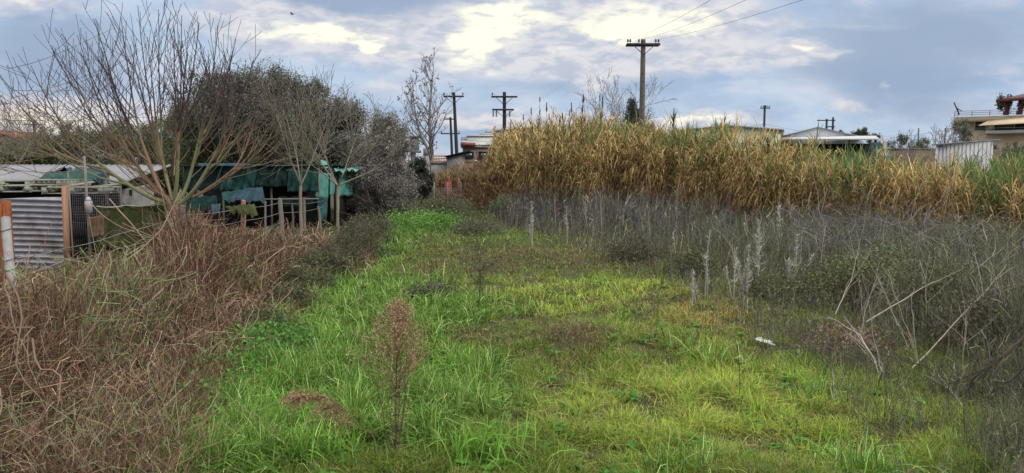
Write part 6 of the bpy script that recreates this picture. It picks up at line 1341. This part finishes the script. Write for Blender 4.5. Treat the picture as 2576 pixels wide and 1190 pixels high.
STALK = ['light bare stalk leaning in the grey weeds below the bare shrub', 'light bare stalk in the weeds below the dark conifer', 'light bare stalk just right of the thin far white spike', 'light bare stalk in the weeds under the utility pole',
 'light bare stalk just left of the tallest pale spike', 'light bare stalk right of the last near pale spike', 'light bare stalk behind the largest bramble mound', 'light bare stalk cut by the right edge of the picture', 'light bare stalk at the left end of the creeper tangle',
 'light bare stalk between the two far white spikes', 'light bare stalk by the brownish weedy bush at the right', 'light bare stalk between the two biggest bramble mounds']
for i, (u, vt, Y) in enumerate([(1515, 480, 22), (1640, 520, 19), (1480, 500, 24), (1705, 470, 22), (1880, 600, 13), (2075, 560, 13), (2300, 600, 11.5), (2600, 560, 9.5), (2060, 470, 20), (1400, 500, 26), (2510, 640, 8.6), (2350, 640, 9.6)]):
    x = xat(u, Y); g = float(gh(x, Y)); m = MB(); P = wander(np.array([[x, Y, g]]), np.array([[rng.normal()*.12, 0, 1]]), np.array([zat(vt, Y)-g]), 8, .12); m.tubes(P, np.linspace(max(.007, pxw(Y, .45)), .004, 8)[None], 5, (.40, .35, .31), cap=False)
    k = 5; B = P[0, [3, 4, 5, 6, 6]]; D = rng.normal(size=(k, 3))*.5; D[:, 2] = 1; m.tubes(wander(B, D, .25+.25*rng.random(k), 5, .3), np.full((k, 5), .0035), 4, (.36, .31, .28), cap=False)
    tag(m.build('pale_stalk', MAT['dry']), STALK[i], 'weed', 'light bare stalks in the grey weeds')

# fallen branches on the right
def fallen(pts, r, label, col=(.36, .31, .27), tw=6, name='fallen_branch'):
    r *= .75
    P = np.array([at(*p) for p in pts]); P[:, 2] = np.maximum(P[:, 2], gh(P[:, 0], P[:, 1])+r*.6); q = np.linspace(0, len(P)-1, 16); P = np.stack([np.interp(q, np.arange(len(P)), P[:, c]) for c in range(3)], -1); P += rng.normal(size=P.shape).cumsum(0)*.004
    m = MB(); m.tubes(P[None], np.linspace(r, r*.35, 16)[None], 6, col, cap=False)
    if tw:
        i = rng.integers(3, 15, tw); D = (P[i]-P[i-1]); D /= np.linalg.norm(D, axis=1, keepdims=True); D += rng.normal(size=(tw, 3))*.5; m.tubes(above(wander(P[i], D, .2+.4*rng.random(tw), 6, .3)), np.linspace(r*.4, r*.2, 6)[None]*np.ones((tw, 1)), 4, col, cap=False)
    tag(m.build(name, MAT['dry'], smooth=True), label, 'branch')
PALE, DKC = (.34, .295, .25), (.085, .065, .06)
fallen([(2225, 940, 7.6), (2160, 840, 8.2), (2080, 790, 8.9)], .013, 'pale branch slanting down to the left at the foot of the dead weeds')
fallen([(2210, 938, 7.6), (2195, 900, 7.8), (2120, 800, 8.6)], .010, 'second pale branch lying close beside the slanting one', tw=3)
fallen([(2290, 930, 7.9), (2440, 770, 8.6), (2500, 700, 8.9)], .013, 'light straight stick leaning up to the right through the weeds', PALE, 4)
fallen([(2180, 810, 8.9), (2330, 720, 9.6), (2420, 680, 10)], .012, 'light curved stick above the straight one, rising to the right', PALE, 3)
fallen([(2130, 965, 7.4), (2050, 880, 8.3), (1985, 830, 9.0)], .013, 'dark branch lying diagonally in the grass left of the burnt stems', DKC, 4)
fallen([(1930, 878, 8.6), (2080, 870, 8.2), (2230, 950, 7.5), (2290, 1000, 7.0)], .011, 'long thin dark branch arching across to the burnt stems', (.14, .11, .09), 8)
fallen([(2180, 880, 8.3), (2330, 920, 7.6), (2470, 1010, 6.6), (2540, 1040, 6.3)], .011, 'long dark branch sagging towards the lower right', DKC, 8)
fallen([(2440, 1070, 6.4), (2380, 975, 7.2), (2350, 940, 7.5)], .014, 'short greyish white stick near the lower right edge', (.36, .33, .36), 3)
fallen([(2590, 830, 6.6), (2520, 900, 6.6), (2440, 950, 6.9)], .022, 'thick dark stem leaning in from the right edge', DKC, 6)
fallen([(2600, 900, 6.2), (2540, 960, 6.3), (2480, 1000, 6.5)], .012, 'thinner dark stem just below the thick leaning one', DKC, 6)
fallen([(2100, 790, 9.4), (2140, 700, 9.7), (2160, 600, 9.9)], .011, 'pale upright stalk with a fork in front of the bramble mounds', PALE, 5)
fallen([(1700, 645, 14.5), (1760, 700, 13), (1800, 760, 11.8)], .009, 'thin dark twig leaning in the weeds left of the pale spikes', DKC, 5)
fallen([(1960, 830, 9.6), (2040, 850, 9.2), (2180, 855, 8.8)], .008, 'thin dark twig lying flat above the long arching branch', DKC, 8)
for k in range(16):
    u0 = rng.uniform(2150, 2560); v0 = rng.uniform(820, 960); Yk = float(gpt(u0, v0)[1]); du = rng.normal()*60; fallen([(u0, v0, Yk), (u0+du*.5, v0-90, Yk+.1), (u0+du, v0-140-80*rng.random(), Yk+.2)], .006+.004*rng.random(), 'thin %s dead stalk, one of many upright among the fallen branches on the right' % ('pale' if k % 2 else 'dark'), PALE if k % 2 else (.16, .13, .11), 7, 'dead_stalk')
for o in scene.objects:
    if o.name.startswith('dead_stalk'): o['group'] = 'thin %s dead stalks on the right' % ('pale' if 'pale' in o['label'] else 'dark')
# tangle of grey vine over the weeds at the right back
t = thing('dead_creeper', 'tangle of pale grey dead creeper over the weeds below the reeds on the right', 'creeper', (xat(2200, 14.5), 14.5, 0)); m = MB(); k = 300
P0 = np.stack([xat(1, 1)*0+rng.uniform(xat(2040, 14), xat(2460, 14), k), rng.uniform(12.5, 16, k), .55+.75*rng.random(k)], -1); D = rng.normal(size=(k, 3)); D[:, 2] *= .35
Pp = above(wander(P0, D, .5+1.2*rng.random(k), 9, .9, .25)); m.tubes(Pp, np.full((k, 9), .0045), 3, jit(mixc((.09, .08, .085), (.26, .24, .25), rng.random(k)), .15), cap=False); m.build('vines', MAT['dry'], t)
# white litter
x, Yw = gpt(1922, 862); x, Yw = float(x), float(Yw); g = float(gh(x, Yw)); r0 = np.random.default_rng(3); s = np.linspace(-1, 1, 14); Sx, Sy = np.meshgrid(s, s, indexing='ij'); hh = .05+.05*fbm(Sx*2+5, Sy*2, 4)*2*(1-.5*(Sx**2+Sy**2)); m = MB(); m.sheet(np.stack([x+Sx*.10+.03*np.sin(Sy*5), Yw+Sy*.07, g+hh+.05*np.maximum(0, -Sx)], -1)); tag(m.build('plastic_bag', MAT['plastic'], smooth=False, solid=.003), 'crumpled white plastic bag on the grass at the right', 'litter')
# bird
p = at(735, 36, 60); t = thing('bird', 'small dark bird flying in the upper left sky', 'bird', tuple(p)); m = MB()
P = p+np.array([[-.16, 0, .0], [-.10, 0, .01], [0, 0, .0], [.09, 0, .02], [.15, 0, .03], [.19, 0, .03]]); m.tubes(P[None], np.array([[.008, .03, .045, .03, .028, .006]]), 8, (.05, .05, .05), cap=False); m.build('body', MAT['bark'], t, smooth=True)
for sg in (-1, 1):
    m = MB(); a = p+np.array([.05, sg*.03, .02]); m.sheet(np.array([[a, a+[-.10, 0, 0]], [a+[-.02, sg*.16, .10], a+[-.13, sg*.15, .09]], [a+[-.12, sg*.34, .08], a+[-.17, sg*.33, .07]]]), (.05, .05, .05)); m.build('wing', MAT['bark'], t, solid=.006)
